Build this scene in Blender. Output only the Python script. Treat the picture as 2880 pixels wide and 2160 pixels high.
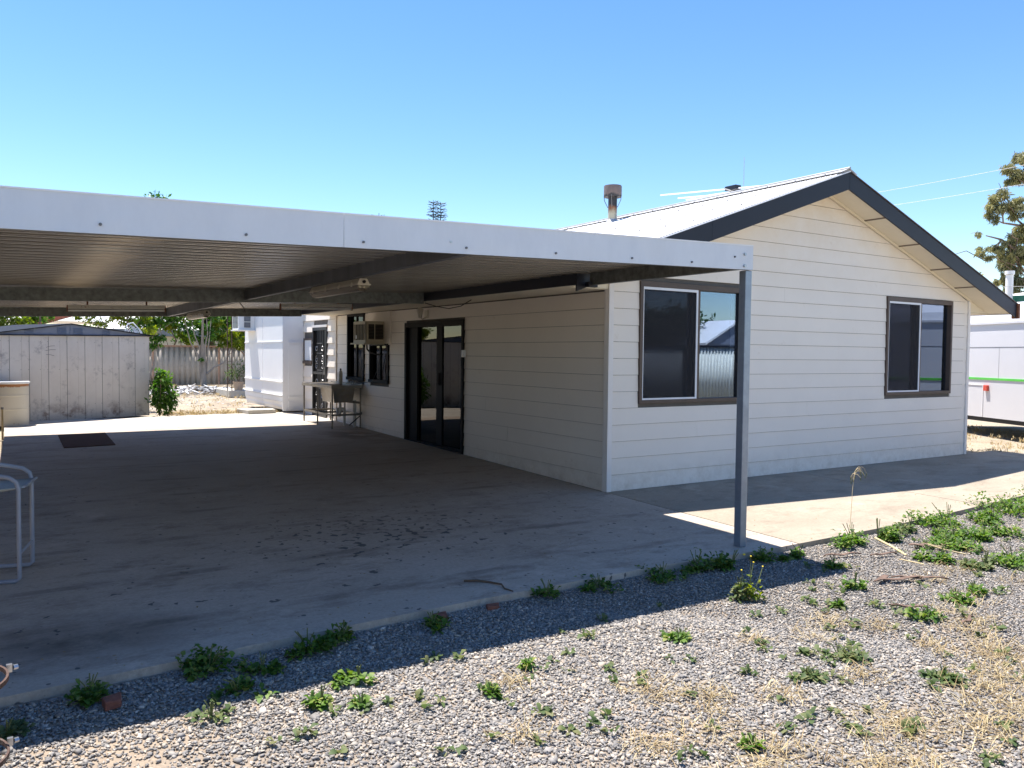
import bpy, bmesh, math, random
import numpy as np
from mathutils import Vector, Matrix
random.seed(7); rng = np.random.default_rng(7)
scn = bpy.context.scene
for o in list(bpy.data.objects): bpy.data.objects.remove(o)
COL = scn.collection

# ------------------------------------------------------------------ camera
YAW, PITCH, ROLL = 0.568594, 0.037665, 0.010620
cam_d = bpy.data.cameras.new('camera'); cam = bpy.data.objects.new('camera', cam_d); COL.objects.link(cam)
f_ = Vector((math.sin(YAW)*math.cos(PITCH), math.cos(YAW)*math.cos(PITCH), -math.sin(PITCH)))
r_ = Vector((math.cos(YAW), -math.sin(YAW), 0)); u_ = r_.cross(f_)
r2 = math.cos(ROLL)*r_+math.sin(ROLL)*u_; u2 = -math.sin(ROLL)*r_+math.cos(ROLL)*u_
m = Matrix((r2, u2, -f_)).transposed().to_4x4(); m.translation = Vector((-5.54669, -6.76253, 1.4798))
cam.matrix_world = m
cam_d.sensor_width = 36; cam_d.lens = 2280.87/2880*36; cam_d.clip_end = 2000; cam_d.clip_start = 0.05
scn.camera = cam
# ------------------------------------------------------------------ sky and sun
SUN = Vector((-0.110, 0.31, 1.0)).normalized()
world = bpy.data.worlds.new('World'); scn.world = world; world.use_nodes = True
wn = world.node_tree; bg = wn.nodes['Background']
sky = wn.nodes.new('ShaderNodeTexSky'); sky.sky_type = 'NISHITA'; sky.sun_disc = False
sky.sun_elevation = math.asin(SUN.z); sky.sun_rotation = math.atan2(SUN.x, SUN.y)
sky.altitude = 0; sky.air_density = 1.0; sky.dust_density = 0.0; sky.ozone_density = 1.6
hs_ = wn.nodes.new('ShaderNodeHueSaturation'); hs_.inputs['Saturation'].default_value = 1.24; hs_.inputs['Value'].default_value = 1.10; hs_.inputs['Hue'].default_value = .505
wn.links.new(sky.outputs[0], hs_.inputs['Color']); wn.links.new(hs_.outputs[0], bg.inputs[0]); bg.inputs[1].default_value = 0.088
sun_d = bpy.data.lights.new('sun', 'SUN'); sun_d.energy = 5.0; sun_d.angle = math.radians(0.5); sun_d.color = (1, .94, .87)
sun = bpy.data.objects.new('sun', sun_d); COL.objects.link(sun)
sun.rotation_euler = SUN.to_track_quat('Z', 'Y').to_euler(); sun.location = (0, 0, 20)
scn.view_settings.view_transform = 'Standard'; scn.view_settings.look = 'None'
scn.view_settings.exposure = 1.25; scn.view_settings.gamma = 1; scn.view_settings.use_curve_mapping = False
scn.render.engine = 'CYCLES'
try:
    scn.cycles.max_bounces = 8; scn.cycles.diffuse_bounces = 5; scn.cycles.transparent_max_bounces = 12
except Exception: pass

SL = 0.019
def gz(y): return SL*y if y < 10 else 0.19

# ------------------------------------------------------------------ materials
MATS = {}
def nmat(name):
    mt = bpy.data.materials.new(name); mt.use_nodes = True; MATS[name] = mt
    return mt, mt.node_tree, mt.node_tree.nodes['Principled BSDF']
def N(t, typ, **kw):
    n = t.nodes.new('ShaderNode'+typ)
    for k, v in kw.items():
        if k in n.inputs.keys(): n.inputs[k].default_value = v
        else: setattr(n, k, v)
    return n
def ramp(t, src, stops):
    r = t.nodes.new('ShaderNodeValToRGB'); e = r.color_ramp.elements
    while len(e) < len(stops): e.new(0.5)
    for i, (p, c) in enumerate(stops):
        e[i].position = p; e[i].color = (*c, 1) if len(c) == 3 else c
    t.links.new(src, r.inputs[0]); return r
def mixc(t, fac, a, b, mode='MIX'):
    n = t.nodes.new('ShaderNodeMix'); n.data_type = 'RGBA'; n.blend_type = mode
    for i, v in ((0, fac), (6, a), (7, b)):
        if isinstance(v, bpy.types.NodeSocket): t.links.new(v, n.inputs[i])
        elif i == 0: n.inputs[0].default_value = v
        else: n.inputs[i].default_value = (*v, 1)
    return n.outputs[2]
def pos(t, scale=(1, 1, 1)):
    g = t.nodes.new('ShaderNodeNewGeometry'); mp = t.nodes.new('ShaderNodeMapping')
    mp.inputs['Scale'].default_value = scale; t.links.new(g.outputs['Position'], mp.inputs[0]); return mp.outputs[0]
def noise(t, scale, detail=5, rough=.6, sc=(1, 1, 1), vec=None):
    n = N(t, 'TexNoise', Scale=scale, Detail=detail, Roughness=rough)
    t.links.new(vec if vec is not None else pos(t, sc), n.inputs['Vector']); return n.outputs['Fac']
def bump(t, bs, h, strength=.3, dist=.01):
    b = N(t, 'Bump', Strength=strength, Distance=dist); t.links.new(h, b.inputs['Height']); t.links.new(b.outputs[0], bs.inputs['Normal'])
def simple(name, col, rough=.6, metal=0, var=.12, scale=6, det=6, sc=(1, 1, 1), bm=0, dirt=None, dirt_amt=(.55, .75), spec=.4):
    mt, t, b = nmat(name)
    n = noise(t, scale, det, .65, sc)
    lo = tuple(c*(1-var) for c in col); hi = tuple(min(1, c*(1+var)) for c in col)
    r = ramp(t, n, [(.3, lo), (.7, hi)]); out = r.outputs[0]
    if dirt:
        n2 = noise(t, scale*1.7+3, 8, .75, sc)
        fr = ramp(t, n2, [(dirt_amt[0], (0, 0, 0)), (dirt_amt[1], (1, 1, 1))])
        out = mixc(t, fr.outputs[0], out, dirt)
    t.links.new(out, b.inputs['Base Color']); b.inputs['Roughness'].default_value = rough; b.inputs['Metallic'].default_value = metal
    b.inputs['Specular IOR Level'].default_value = spec
    if bm: bump(t, b, noise(t, scale*8, 4), bm, .004)
    return mt
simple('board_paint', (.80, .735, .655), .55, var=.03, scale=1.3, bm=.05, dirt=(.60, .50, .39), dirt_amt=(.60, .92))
mt = MATS['board_paint']; t = mt.node_tree; b = t.nodes['Principled BSDF']; src = b.inputs['Base Color'].links[0].from_socket
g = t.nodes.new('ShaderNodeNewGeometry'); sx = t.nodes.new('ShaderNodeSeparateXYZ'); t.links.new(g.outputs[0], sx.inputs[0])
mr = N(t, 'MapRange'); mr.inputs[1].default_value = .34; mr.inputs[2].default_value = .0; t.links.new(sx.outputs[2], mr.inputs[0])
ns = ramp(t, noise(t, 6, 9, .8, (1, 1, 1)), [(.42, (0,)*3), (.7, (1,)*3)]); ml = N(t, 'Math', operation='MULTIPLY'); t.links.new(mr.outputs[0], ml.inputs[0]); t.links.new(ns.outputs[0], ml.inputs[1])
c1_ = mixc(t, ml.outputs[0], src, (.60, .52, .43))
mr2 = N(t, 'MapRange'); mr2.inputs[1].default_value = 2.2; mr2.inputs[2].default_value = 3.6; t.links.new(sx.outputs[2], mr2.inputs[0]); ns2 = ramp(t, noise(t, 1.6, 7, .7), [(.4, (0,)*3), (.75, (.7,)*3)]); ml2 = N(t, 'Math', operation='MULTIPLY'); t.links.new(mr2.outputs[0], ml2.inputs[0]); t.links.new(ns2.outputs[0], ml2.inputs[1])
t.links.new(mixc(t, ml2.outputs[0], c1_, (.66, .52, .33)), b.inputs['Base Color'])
simple('trim_white', (.79, .745, .70), .5, var=.04)
simple('soffit_paint', (.74, .67, .53), .6, var=.05, scale=2, dirt=(.5, .38, .22), dirt_amt=(.62, .9))
simple('charcoal', (.011, .013, .024), .5, var=.12, scale=3, dirt=(.10, .07, .05), dirt_amt=(.72, .95))
simple('charcoal_edge', (.12, .09, .085), .5)
simple('frame_brown', (.085, .058, .045), .45, var=.15)
simple('frame_white', (.74, .75, .78), .4, var=.03)
simple('frame_dark', (.010, .009, .010), .65, spec=.15)
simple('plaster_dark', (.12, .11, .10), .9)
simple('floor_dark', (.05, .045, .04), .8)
simple('curtain_white', (.72, .74, .76), .9, var=.06, scale=2, sc=(30, 30, 1))
simple('galv', (.155, .162, .152), .5, .45, var=.38, scale=16, det=8, bm=.04)
simple('galv_post', (.27, .31, .37), .38, .55, var=.14, scale=9, det=6)
simple('galv_dark', (.15, .16, .18), .5, .4, var=.3, scale=5, sc=(1, 1, .15), det=8)
simple('screw_metal', (.13, .13, .14), .4, .7)
simple('bolt_metal', (.45, .46, .48), .3, .9)
simple('lamp_plastic', (.58, .53, .44), .45, var=.08, dirt=(.35, .22, .12), dirt_amt=(.6, .85))
simple('lamp_white', (.72, .68, .6), .5, var=.05, scale=8, dirt=(.32, .09, .03), dirt_amt=(.60, .66))
simple('lamp_tube', (.86, .86, .84), .25, var=.02)
simple('rust', (.20, .075, .035), .8, var=.35, scale=14)
simple('rust_paint', (.06, .03, .02), .7, var=.4, scale=14, dirt=(.3, .27, .22))
simple('plastic_white', (.74, .74, .74), .45, var=.03)
simple('ac_cream', (.42, .37, .28), .5, var=.07, scale=4, dirt=(.28, .22, .15))
simple('ac_dark', (.016, .015, .015), .8, spec=.2)
simple('ac_brown', (.17, .13, .10), .6)
simple('steel', (.27, .245, .215), .38, .75, var=.2, scale=6, dirt=(.28, .2, .12), dirt_amt=(.5, .8))
simple('steel_frame', (.20, .18, .155), .5, .6, var=.2, scale=8)
simple('pvc', (.50, .49, .46), .5)
simple('black_rubber', (.02, .02, .02), .6)
simple('white_wall', (.80, .80, .80), .55, var=.03, scale=1.5, dirt=(.6, .52, .42), dirt_amt=(.7, .95))
simple('stool_paint', (.34, .37, .44), .45, .1, var=.1)
simple('stool_seat', (.36, .42, .44), .8, var=.15, scale=12)
simple('concrete_block', (.46, .43, .37), .9, var=.15, scale=9, bm=.2)
simple('brick_red', (.20, .075, .05), .9, var=.3, scale=20, bm=.3)
simple('bark', (.17, .12, .09), .9, var=.35, scale=14, sc=(1, 1, .3), bm=.4)
simple('bark_pale', (.30, .26, .22), .85, var=.3, scale=8, sc=(1, 1, .3))
simple('bark_strip', (.13, .085, .065), .85, var=.4, scale=14)
simple('stick_wood', (.14, .085, .05), .8)
simple('straw_stalk', (.58, .46, .26), .8, var=.15)
simple('terracotta', (.42, .32, .24), .85, var=.12)
simple('house_cream', (.62, .58, .46), .8, var=.04)
simple('house_beige', (.55, .50, .42), .8, var=.04)
simple('roof_red', (.34, .10, .06), .7)
simple('roof_grey', (.22, .25, .28), .6)
simple('gutter_green', (.02, .13, .09), .5)
simple('van_white', (.60, .60, .625), .35, var=.025, scale=1.2, bm=.05)
simple('van_green', (.10, .50, .07), .4)
simple('lens_red', (.6, .08, .05), .3)
simple('wire_black', (.02, .02, .02), .5)
simple('wire_white', (.42, .42, .42), .4)
simple('bottle_plastic', (.55, .5, .42), .35)
simple('fence_sheet', (.46, .42, .38), .6, var=.07, scale=2, dirt=(.33, .29, .25))
simple('fence_dark', (.26, .22, .18), .7)
simple('fence_rail', (.42, .27, .20), .7)
simple('fence_cream', (.64, .64, .55), .6, var=.05)
simple('roof_sheet', (.86, .85, .83), .38, var=.03, scale=2)
simple('ridge_metal', (.42, .42, .42), .4, .3, var=.1)
simple('debris_white', (.62, .62, .62), .8, var=.3, scale=7)
simple('flower_yellow', (.8, .6, .04), .6)
simple('door_black', (.025, .024, .026), .4)
simple('scroll_metal', (.30, .30, .31), .3, .6)
simple('drain_iron', (.10, .058, .045), .9, spec=.1)

# fascia: white-painted steel with streaks
mt, t, b = nmat('fascia_white')
n1 = noise(t, 5, 8, .7, (1, 1, .35)); base = ramp(t, n1, [(.25, (.57, .60, .65)), (.75, (.65, .68, .725))])
n2 = noise(t, 26, 9, .8, (1, 1, .6)); d = ramp(t, n2, [(.68, (0, 0, 0)), (.78, (.5, .5, .5))])
t.links.new(mixc(t, d.outputs[0], base.outputs[0], (.30, .30, .32)), b.inputs['Base Color']); b.inputs['Roughness'].default_value = .42
bump(t, b, noise(t, 2.6, 3), .35, .03)
# carport ceiling
mt, t, b = nmat('ceiling_metal')
n1 = noise(t, 3, 6, .6, (.3, 3, 1)); base = ramp(t, n1, [(.3, (.42, .38, .32)), (.7, (.58, .53, .45))])
t.links.new(base.outputs[0], b.inputs['Base Color']); b.inputs['Metallic'].default_value = .6; b.inputs['Roughness'].default_value = .24
# chimney: soot, rust, pale galv by height
mt, t, b = nmat('chimney_metal')
g = t.nodes.new('ShaderNodeNewGeometry'); sx = t.nodes.new('ShaderNodeSeparateXYZ'); t.links.new(g.outputs[0], sx.inputs[0])
nn = noise(t, 9, 5); ma = N(t, 'Math', operation='MULTIPLY_ADD'); t.links.new(nn, ma.inputs[0]); ma.inputs[1].default_value = .16; t.links.new(sx.outputs[2], ma.inputs[2])
mr = N(t, 'MapRange'); mr.inputs[1].default_value = 3.65; mr.inputs[2].default_value = 4.35; t.links.new(ma.outputs[0], mr.inputs[0])
r = ramp(t, mr.outputs[0], [(.0, (.40, .38, .33)), (.36, (.42, .38, .28)), (.48, (.20, .085, .04)), (.56, (.03, .03, .035)), (.78, (.035, .035, .04)), (.84, (.16, .12, .11))])
t.links.new(r.outputs[0], b.inputs['Base Color']); b.inputs['Metallic'].default_value = .4; b.inputs['Roughness'].default_value = .5
# concrete
def concrete(name, c1, c2, stains):
    mt, t, b = nmat(name)
    n1 = noise(t, .9, 8, .65, (1, 1.8, 1)); base = ramp(t, n1, [(.28, c1), (.72, c2)])
    out = base.outputs[0]
    n3 = noise(t, 45, 4, .7); g3 = ramp(t, n3, [(.3, (.84, .84, .84)), (.7, (1.08, 1.08, 1.08))]); out = mixc(t, 1, out, g3.outputs[0], 'MULTIPLY')
    n2 = noise(t, 1.6, 11, .8, (1, 2.0, 1)); s = ramp(t, n2, [(.50, (0, 0, 0)), (.68, (.8, .8, .8))])
    n4 = noise(t, 1.1, 9, .75, (1.3, 1, 1)); s4 = ramp(t, n4, [(.56, (0, 0, 0)), (.72, (.55, .55, .55))]); out = mixc(t, s4.outputs[0], out, tuple(min(1, q*1.45) for q in c2))
    out = mixc(t, s.outputs[0], out, (.17, .13, .10) if stains else (.17, .135, .10))
    if stains:
        P = pos(t); sep = t.nodes.new('ShaderNodeSeparateXYZ'); t.links.new(P, sep.inputs[0])
        def blob(cx, cy, rx, ry, lo=.2, hi=1.):
            a = N(t, 'Math', operation='SUBTRACT'); t.links.new(sep.outputs[0], a.inputs[0]); a.inputs[1].default_value = cx
            a2 = N(t, 'Math', operation='DIVIDE'); t.links.new(a.outputs[0], a2.inputs[0]); a2.inputs[1].default_value = rx
            c = N(t, 'Math', operation='SUBTRACT'); t.links.new(sep.outputs[1], c.inputs[0]); c.inputs[1].default_value = cy
            c2_ = N(t, 'Math', operation='DIVIDE'); t.links.new(c.outputs[0], c2_.inputs[0]); c2_.inputs[1].default_value = ry
            cb = N(t, 'CombineXYZ'); t.links.new(a2.outputs[0], cb.inputs[0]); t.links.new(c2_.outputs[0], cb.inputs[1])
            ln = N(t, 'VectorMath', operation='LENGTH'); t.links.new(cb.outputs[0], ln.inputs[0])
            q = N(t, 'MapRange'); q.inputs[1].default_value = hi; q.inputs[2].default_value = lo; t.links.new(ln.outputs['Value'], q.inputs[0]); return q.outputs[0]
        def mul(a, c):
            k = N(t, 'Math', operation='MULTIPLY'); t.links.new(a, k.inputs[0])
            if isinstance(c, float): k.inputs[1].default_value = c
            else: t.links.new(c, k.inputs[1])
            return k.outputs[0]
        # spatter of dark oily spots
        sp = noise(t, 15, 2, .4, (1, 1.0, 1)); spr = ramp(t, sp, [(.60, (0, 0, 0)), (.635, (1, 1, 1))])
        m1 = blob(-2.9, -.5, 1.5, 1.15, .3)
        thr = N(t, 'Math', operation='MULTIPLY_ADD'); t.links.new(m1, thr.inputs[0]); thr.inputs[1].default_value = .12; t.links.new(sp, thr.inputs[2])
        spr = ramp(t, thr.outputs[0], [(.712, (0, 0, 0)), (.735, (1, 1, 1))])
        out = mixc(t, mul(spr.outputs[0], .8), out, (.045, .045, .05))
        # dark oil patch near the front left corner, damp patch below the sink
        pn = noise(t, 2.2, 6); k1 = mul(blob(-5.2, -2.05, .75, .5, .1), ramp(t, pn, [(.3, (.3,)*3), (.6, (1, 1, 1))]).outputs[0])
        out = mixc(t, mul(k1, .85), out, (.045, .035, .03))
        k2 = mul(blob(-.55, 5.9, .75, 1.3, .2), ramp(t, pn, [(.38, (0,)*3), (.55, (1, 1, 1))]).outputs[0])
        out = mixc(t, mul(k2, .85), out, (.05, .03, .02))
        # general browning to the back, tyre arcs
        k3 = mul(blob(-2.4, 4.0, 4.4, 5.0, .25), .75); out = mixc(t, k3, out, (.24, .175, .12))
        for yj in (3.95,):
            sb_ = N(t, 'Math', operation='SUBTRACT'); t.links.new(sep.outputs[1], sb_.inputs[0]); sb_.inputs[1].default_value = yj
            ab_ = N(t, 'Math', operation='ABSOLUTE'); t.links.new(sb_.outputs[0], ab_.inputs[0]); lt_ = N(t, 'Math', operation='LESS_THAN'); t.links.new(ab_.outputs[0], lt_.inputs[0]); lt_.inputs[1].default_value = .012
            out = mixc(t, mul(lt_.outputs[0], .6), out, (.07, .05, .04))
        wv = N(t, 'TexWave', wave_type='RINGS', Scale=.33, Distortion=1.5, Detail=2); wv.inputs['Detail Scale'].default_value = 1.2
        mp = N(t, 'Mapping'); mp.inputs['Location'].default_value = (6.5, 3.4, 0); t.links.new(P, mp.inputs[0]); t.links.new(mp.outputs[0], wv.inputs['Vector'])
        wr = ramp(t, wv.outputs['Fac'], [(.965, (0,)*3), (.99, (.38,)*3)]); out = mixc(t, mul(wr.outputs[0], ramp(t, pn, [(.45, (0,)*3), (.6, (1,)*3)]).outputs[0]), out, (.07, .055, .045))
    t.links.new(out, b.inputs['Base Color']); b.inputs['Roughness'].default_value = .72 if stains else .88
    b.inputs['Specular IOR Level'].default_value = .4
    bump(t, b, noise(t, 60, 5, .7), .18, .003)
concrete('concrete_slab', (.39, .325, .26), (.50, .435, .365), True)
concrete('concrete_path', (.265, .222, .17), (.355, .308, .242), False)
concrete('concrete_bright', (.42, .39, .34), (.52, .48, .42), False)
# grounds
mt, t, b = nmat('gravel_soil')
n1 = noise(t, .8, 8, .7); n2 = noise(t, 60, 4, .8)
c = ramp(t, n1, [(.38, (.19, .165, .14)), (.62, (.33, .26, .19))]); c2 = ramp(t, n2, [(.3, (.65,)*3), (.7, (1.15,)*3)])
t.links.new(mixc(t, 1, c.outputs[0], c2.outputs[0], 'MULTIPLY'), b.inputs['Base Color']); b.inputs['Roughness'].default_value = .95
bump(t, b, noise(t, 70, 6, .8), .6, .008)
mt, t, b = nmat('sand_soil')
n1 = noise(t, .6, 9, .75); n2 = noise(t, 22, 6, .8)
c = ramp(t, n1, [(.3, (.25, .19, .13)), (.5, (.37, .31, .23)), (.75, (.44, .385, .30))]); c2 = ramp(t, n2, [(.35, (.55, .5, .42)), (.55, (1.05,)*3)])
t.links.new(mixc(t, .8, c.outputs[0], c2.outputs[0], 'MULTIPLY'), b.inputs['Base Color']); b.inputs['Roughness'].default_value = .95
bump(t, b, noise(t, 9, 8, .8), .8, .06)
# per-face random
def rnd_mat(name, stops, rough=.8, transl=0, spec=.3):
    mt, t, b = nmat(name)
    a = N(t, 'Attribute', attribute_name='rnd'); r = ramp(t, a.outputs['Fac'], stops)
    t.links.new(r.outputs[0], b.inputs['Base Color']); b.inputs['Roughness'].default_value = rough; b.inputs['Specular IOR Level'].default_value = spec
    if transl:
        tr = N(t, 'BsdfTranslucent'); hs = N(t, 'HueSaturation'); hs.inputs['Value'].default_value = 1.5; hs.inputs['Saturation'].default_value = 1.15
        t.links.new(r.outputs[0], hs.inputs['Color']); t.links.new(hs.outputs[0], tr.inputs[0])
        mx = N(t, 'MixShader'); mx.inputs[0].default_value = transl; t.links.new(b.outputs[0], mx.inputs[1]); t.links.new(tr.outputs[0], mx.inputs[2])
        t.links.new(mx.outputs[0], t.nodes['Material Output'].inputs[0])
    return mt
rnd_mat('stone', [(0, (.155, .148, .142)), (.3, (.21, .20, .192)), (.55, (.265, .252, .238)), (.75, (.33, .298, .258)), (.9, (.385, .32, .25)), (1, (.50, .46, .41))], .8)
rnd_mat('leaf_weed', [(0, (.035, .08, .014)), (.5, (.08, .16, .025)), (.85, (.13, .215, .035)), (1, (.23, .26, .07))], .55, .35)
rnd_mat('leaf_weed_pale', [(0, (.05, .085, .032)), (.6, (.10, .145, .05)), (1, (.19, .195, .085))], .6, .35)
rnd_mat('leaf_shrub', [(0, (.03, .08, .015)), (.6, (.07, .165, .025)), (1, (.17, .28, .04))], .5, .4)
rnd_mat('leaf_lime', [(0, (.05, .09, .012)), (.5, (.13, .185, .022)), (1, (.27, .285, .03))], .5, .45)
rnd_mat('leaf_dark', [(0, (.012, .03, .012)), (.6, (.03, .07, .02)), (1, (.07, .12, .04))], .6, .2)
rnd_mat('leaf_gum', [(0, (.08, .09, .05)), (.5, (.20, .20, .10)), (1, (.38, .34, .13))], .5, .4)
rnd_mat('dry_grass', [(0, (.19, .13, .065)), (.5, (.34, .26, .135)), (1, (.50, .42, .25))], .8, .2)
rnd_mat('debris', [(0, (.16, .14, .12)), (.4, (.36, .36, .37)), (1, (.72, .72, .72))], .8)
# glass
def glass(name, tint, refl, rough=.01, gcol=(.55, .72, 1, 1)):
    mt, t, b = nmat(name); t.nodes.remove(b)
    g = N(t, 'BsdfGlossy'); g.inputs['Roughness'].default_value = rough; g.inputs['Color'].default_value = gcol
    tr = N(t, 'BsdfTransparent'); tr.inputs[0].default_value = (*tint, 1)
    fr = N(t, 'LayerWeight', Blend=.25); mr = N(t, 'MapRange'); t.links.new(fr.outputs['Fresnel'], mr.inputs[0]); mr.inputs[3].default_value = refl; mr.inputs[4].default_value = 1
    mx = N(t, 'MixShader'); t.links.new(mr.outputs[0], mx.inputs[0]); t.links.new(tr.outputs[0], mx.inputs[1]); t.links.new(g.outputs[0], mx.inputs[2])
    t.links.new(mx.outputs[0], t.nodes['Material Output'].inputs[0])
glass('glass', (.6, .64, .66), .20, gcol=(.62, .76, 1, 1))
glass('glass_dark', (.10, .10, .11), .03, gcol=(.6, .62, .65, 1))
glass('glass_door', (.25, .25, .26), .05, gcol=(.75, .72, .68, 1))
glass('glass_diffuser', (.62, .56, .47), .06, .3, (1, .95, .88, 1))
mt, t, b = nmat('fly_screen')
tr = N(t, 'BsdfTransparent'); tr.inputs[0].default_value = (.75, .75, .78, 1); b.inputs['Base Color'].default_value = (.03, .03, .036, 1); b.inputs['Roughness'].default_value = .7
mx = N(t, 'MixShader'); mx.inputs[0].default_value = .33; t.links.new(tr.outputs[0], mx.inputs[1]); t.links.new(b.outputs[0], mx.inputs[2]); t.links.new(mx.outputs[0], t.nodes['Material Output'].inputs[0])
# shed sheet: pale paint, scuffs up high, rust at foot
mt, t, b = nmat('shed_sheet')
n1 = noise(t, 2.2, 8, .7, (1, 1, .7)); base = ramp(t, n1, [(.3, (.60, .555, .50)), (.7, (.70, .655, .595))])
n2 = noise(t, 3.2, 9, .75, (1, 1, 1)); sc = ramp(t, n2, [(.55, (0,)*3), (.72, (.75,)*3)])
o1 = mixc(t, sc.outputs[0], base.outputs[0], (.19, .18, .19))
g = t.nodes.new('ShaderNodeNewGeometry'); sx = t.nodes.new('ShaderNodeSeparateXYZ'); t.links.new(g.outputs[0], sx.inputs[0])
mr = N(t, 'MapRange'); mr.inputs[1].default_value = .52; mr.inputs[2].default_value = .2; t.links.new(sx.outputs[2], mr.inputs[0])
ml = N(t, 'Math', operation='MULTIPLY'); n3 = noise(t, 3.5, 8, .7); rr = ramp(t, n3, [(.5, (0,)*3), (.62, (1,)*3)]); t.links.new(mr.outputs[0], ml.inputs[0]); t.links.new(rr.outputs[0], ml.inputs[1])
o2 = mixc(t, ml.outputs[0], o1, (.14, .055, .025)); t.links.new(o2, b.inputs['Base Color']); b.inputs['Roughness'].default_value = .6
simple('shed_gable', (.20, .225, .28), .55, .0, var=.08)
simple('shed_roof', (.022, .026, .036), .85, spec=.1)
# drum: cream with rust under the rim
mt, t, b = nmat('drum_paint')
n1 = noise(t, 8, 8, .75); sc = ramp(t, n1, [(.62, (0,)*3), (.70, (1,)*3)])
g = t.nodes.new('ShaderNodeNewGeometry'); sx = t.nodes.new('ShaderNodeSeparateXYZ'); t.links.new(g.outputs[0], sx.inputs[0])
mr = N(t, 'MapRange'); mr.inputs[1].default_value = .80; mr.inputs[2].default_value = .90; t.links.new(sx.outputs[2], mr.inputs[0])
ad = N(t, 'Math', operation='MULTIPLY_ADD'); t.links.new(n1, ad.inputs[0]); ad.inputs[1].default_value = 1.2; t.links.new(mr.outputs[0], ad.inputs[2])
rr = ramp(t, ad.outputs[0], [(.85, (0,)*3), (1.0, (1,)*3)])
mx_ = mixc(t, sc.outputs[0], (.60, .56, .47), (.30, .15, .08)); t.links.new(mixc(t, rr.outputs[0], mx_, (.36, .16, .06)), b.inputs['Base Color']); b.inputs['Roughness'].default_value = .6

# ------------------------------------------------------------------ builders
WL = {}   # world location of every object
class MB:
    def __init__(s): s.v = []; s.f = []; s.sm = []
    def add(s, vs, fs, smooth=False):
        o = len(s.v); s.v += [Vector(v) for v in vs]; s.f += [tuple(o+i for i in f) for f in fs]; s.sm += [smooth]*len(fs); return s
    def box(s, x0, x1, y0, y1, z0, z1):
        x0, x1 = sorted((x0, x1)); y0, y1 = sorted((y0, y1)); z0, z1 = sorted((z0, z1))
        return s.add([(x0,y0,z0),(x1,y0,z0),(x1,y1,z0),(x0,y1,z0),(x0,y0,z1),(x1,y0,z1),(x1,y1,z1),(x0,y1,z1)],
                     [(0,3,2,1),(4,5,6,7),(0,1,5,4),(1,2,6,5),(2,3,7,6),(3,0,4,7)])
    def hexa(s, p): return s.add(p, [(0,3,2,1),(4,5,6,7),(0,1,5,4),(1,2,6,5),(2,3,7,6),(3,0,4,7)])
    def bar(s, a, b, w, h, up=(0,0,1)):
        a = Vector(a); b = Vector(b); d = (b-a).normalized(); up = Vector(up)
        r = d.cross(up); r = r.normalized() if r.length > 1e-5 else Vector((1,0,0)); u = r.cross(d)
        q = []
        for c in (a, b): q += [c-r*w/2-u*h/2, c+r*w/2-u*h/2, c+r*w/2+u*h/2, c-r*w/2+u*h/2]
        return s.add(q, [(0,1,2,3),(7,6,5,4),(0,4,5,1),(1,5,6,2),(2,6,7,3),(3,7,4,0)])
    def tube(s, pts, r, n=8, cap=True):
        pts = [Vector(p) for p in pts]; rs = r if isinstance(r, (list, tuple)) else [r]*len(pts)
        rings = []; prev = None
        for i, p in enumerate(pts):
            d = (pts[min(i+1, len(pts)-1)]-pts[max(i-1, 0)]).normalized()
            if prev is None:
                a = d.cross(Vector((0,0,1))); a = a.normalized() if a.length > 1e-3 else Vector((1,0,0))
            else:
                a = prev-d*prev.dot(d); a = a.normalized() if a.length > 1e-6 else Vector((1,0,0))
            prev = a; c = d.cross(a)
            rings.append([p+(a*math.cos(2*math.pi*k/n)+c*math.sin(2*math.pi*k/n))*rs[i] for k in range(n)])
        vs = [v for rg in rings for v in rg]
        fs = [(i*n+k, i*n+(k+1)%n, (i+1)*n+(k+1)%n, (i+1)*n+k) for i in range(len(pts)-1) for k in range(n)]
        s.add(vs, fs, True)
        if cap: s.add(rings[0], [tuple(range(n))[::-1]]); s.add(rings[-1], [tuple(range(n))])
        return s
    def lathe(s, c, prof, n=24, closed=True):
        vs = [(c[0]+r*math.cos(2*math.pi*k/n), c[1]+r*math.sin(2*math.pi*k/n), c[2]+z) for r, z in prof for k in range(n)]
        fs = [(i*n+k, i*n+(k+1)%n, (i+1)*n+(k+1)%n, (i+1)*n+k) for i in range(len(prof)-1) for k in range(n)]
        return s.add(vs, fs, True)
    def prism(s, poly, off):
        n = len(poly); poly = [Vector(p) for p in poly]; off = Vector(off)
        return s.add(poly+[p+off for p in poly], [tuple(range(n))[::-1], tuple(range(n, 2*n))]+[(i, (i+1)%n, n+(i+1)%n, n+i) for i in range(n)])
    def build(s, name, mat, parent=None, xf=None, bevel=0, **kw):
        vs = [xf @ v for v in s.v] if xf else s.v
        A = np.array([tuple(v) for v in vs]); lo = A.min(0); hi = A.max(0); org = Vector(((lo[0]+hi[0])/2, (lo[1]+hi[1])/2, lo[2]))
        me = bpy.data.meshes.new(name); me.from_pydata([tuple(v-org) for v in vs], [], s.f)
        me.polygons.foreach_set('use_smooth', s.sm); me.update()
        bm = bmesh.new(); bm.from_mesh(me); bmesh.ops.recalc_face_normals(bm, faces=bm.faces); bm.to_mesh(me); bm.free()
        if any(s.sm):
            try: me.set_sharp_from_angle(angle=math.radians(50))
            except Exception: pass
        me.materials.append(MATS[mat])
        return link(name, me, org, parent, bevel, **kw)
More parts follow.
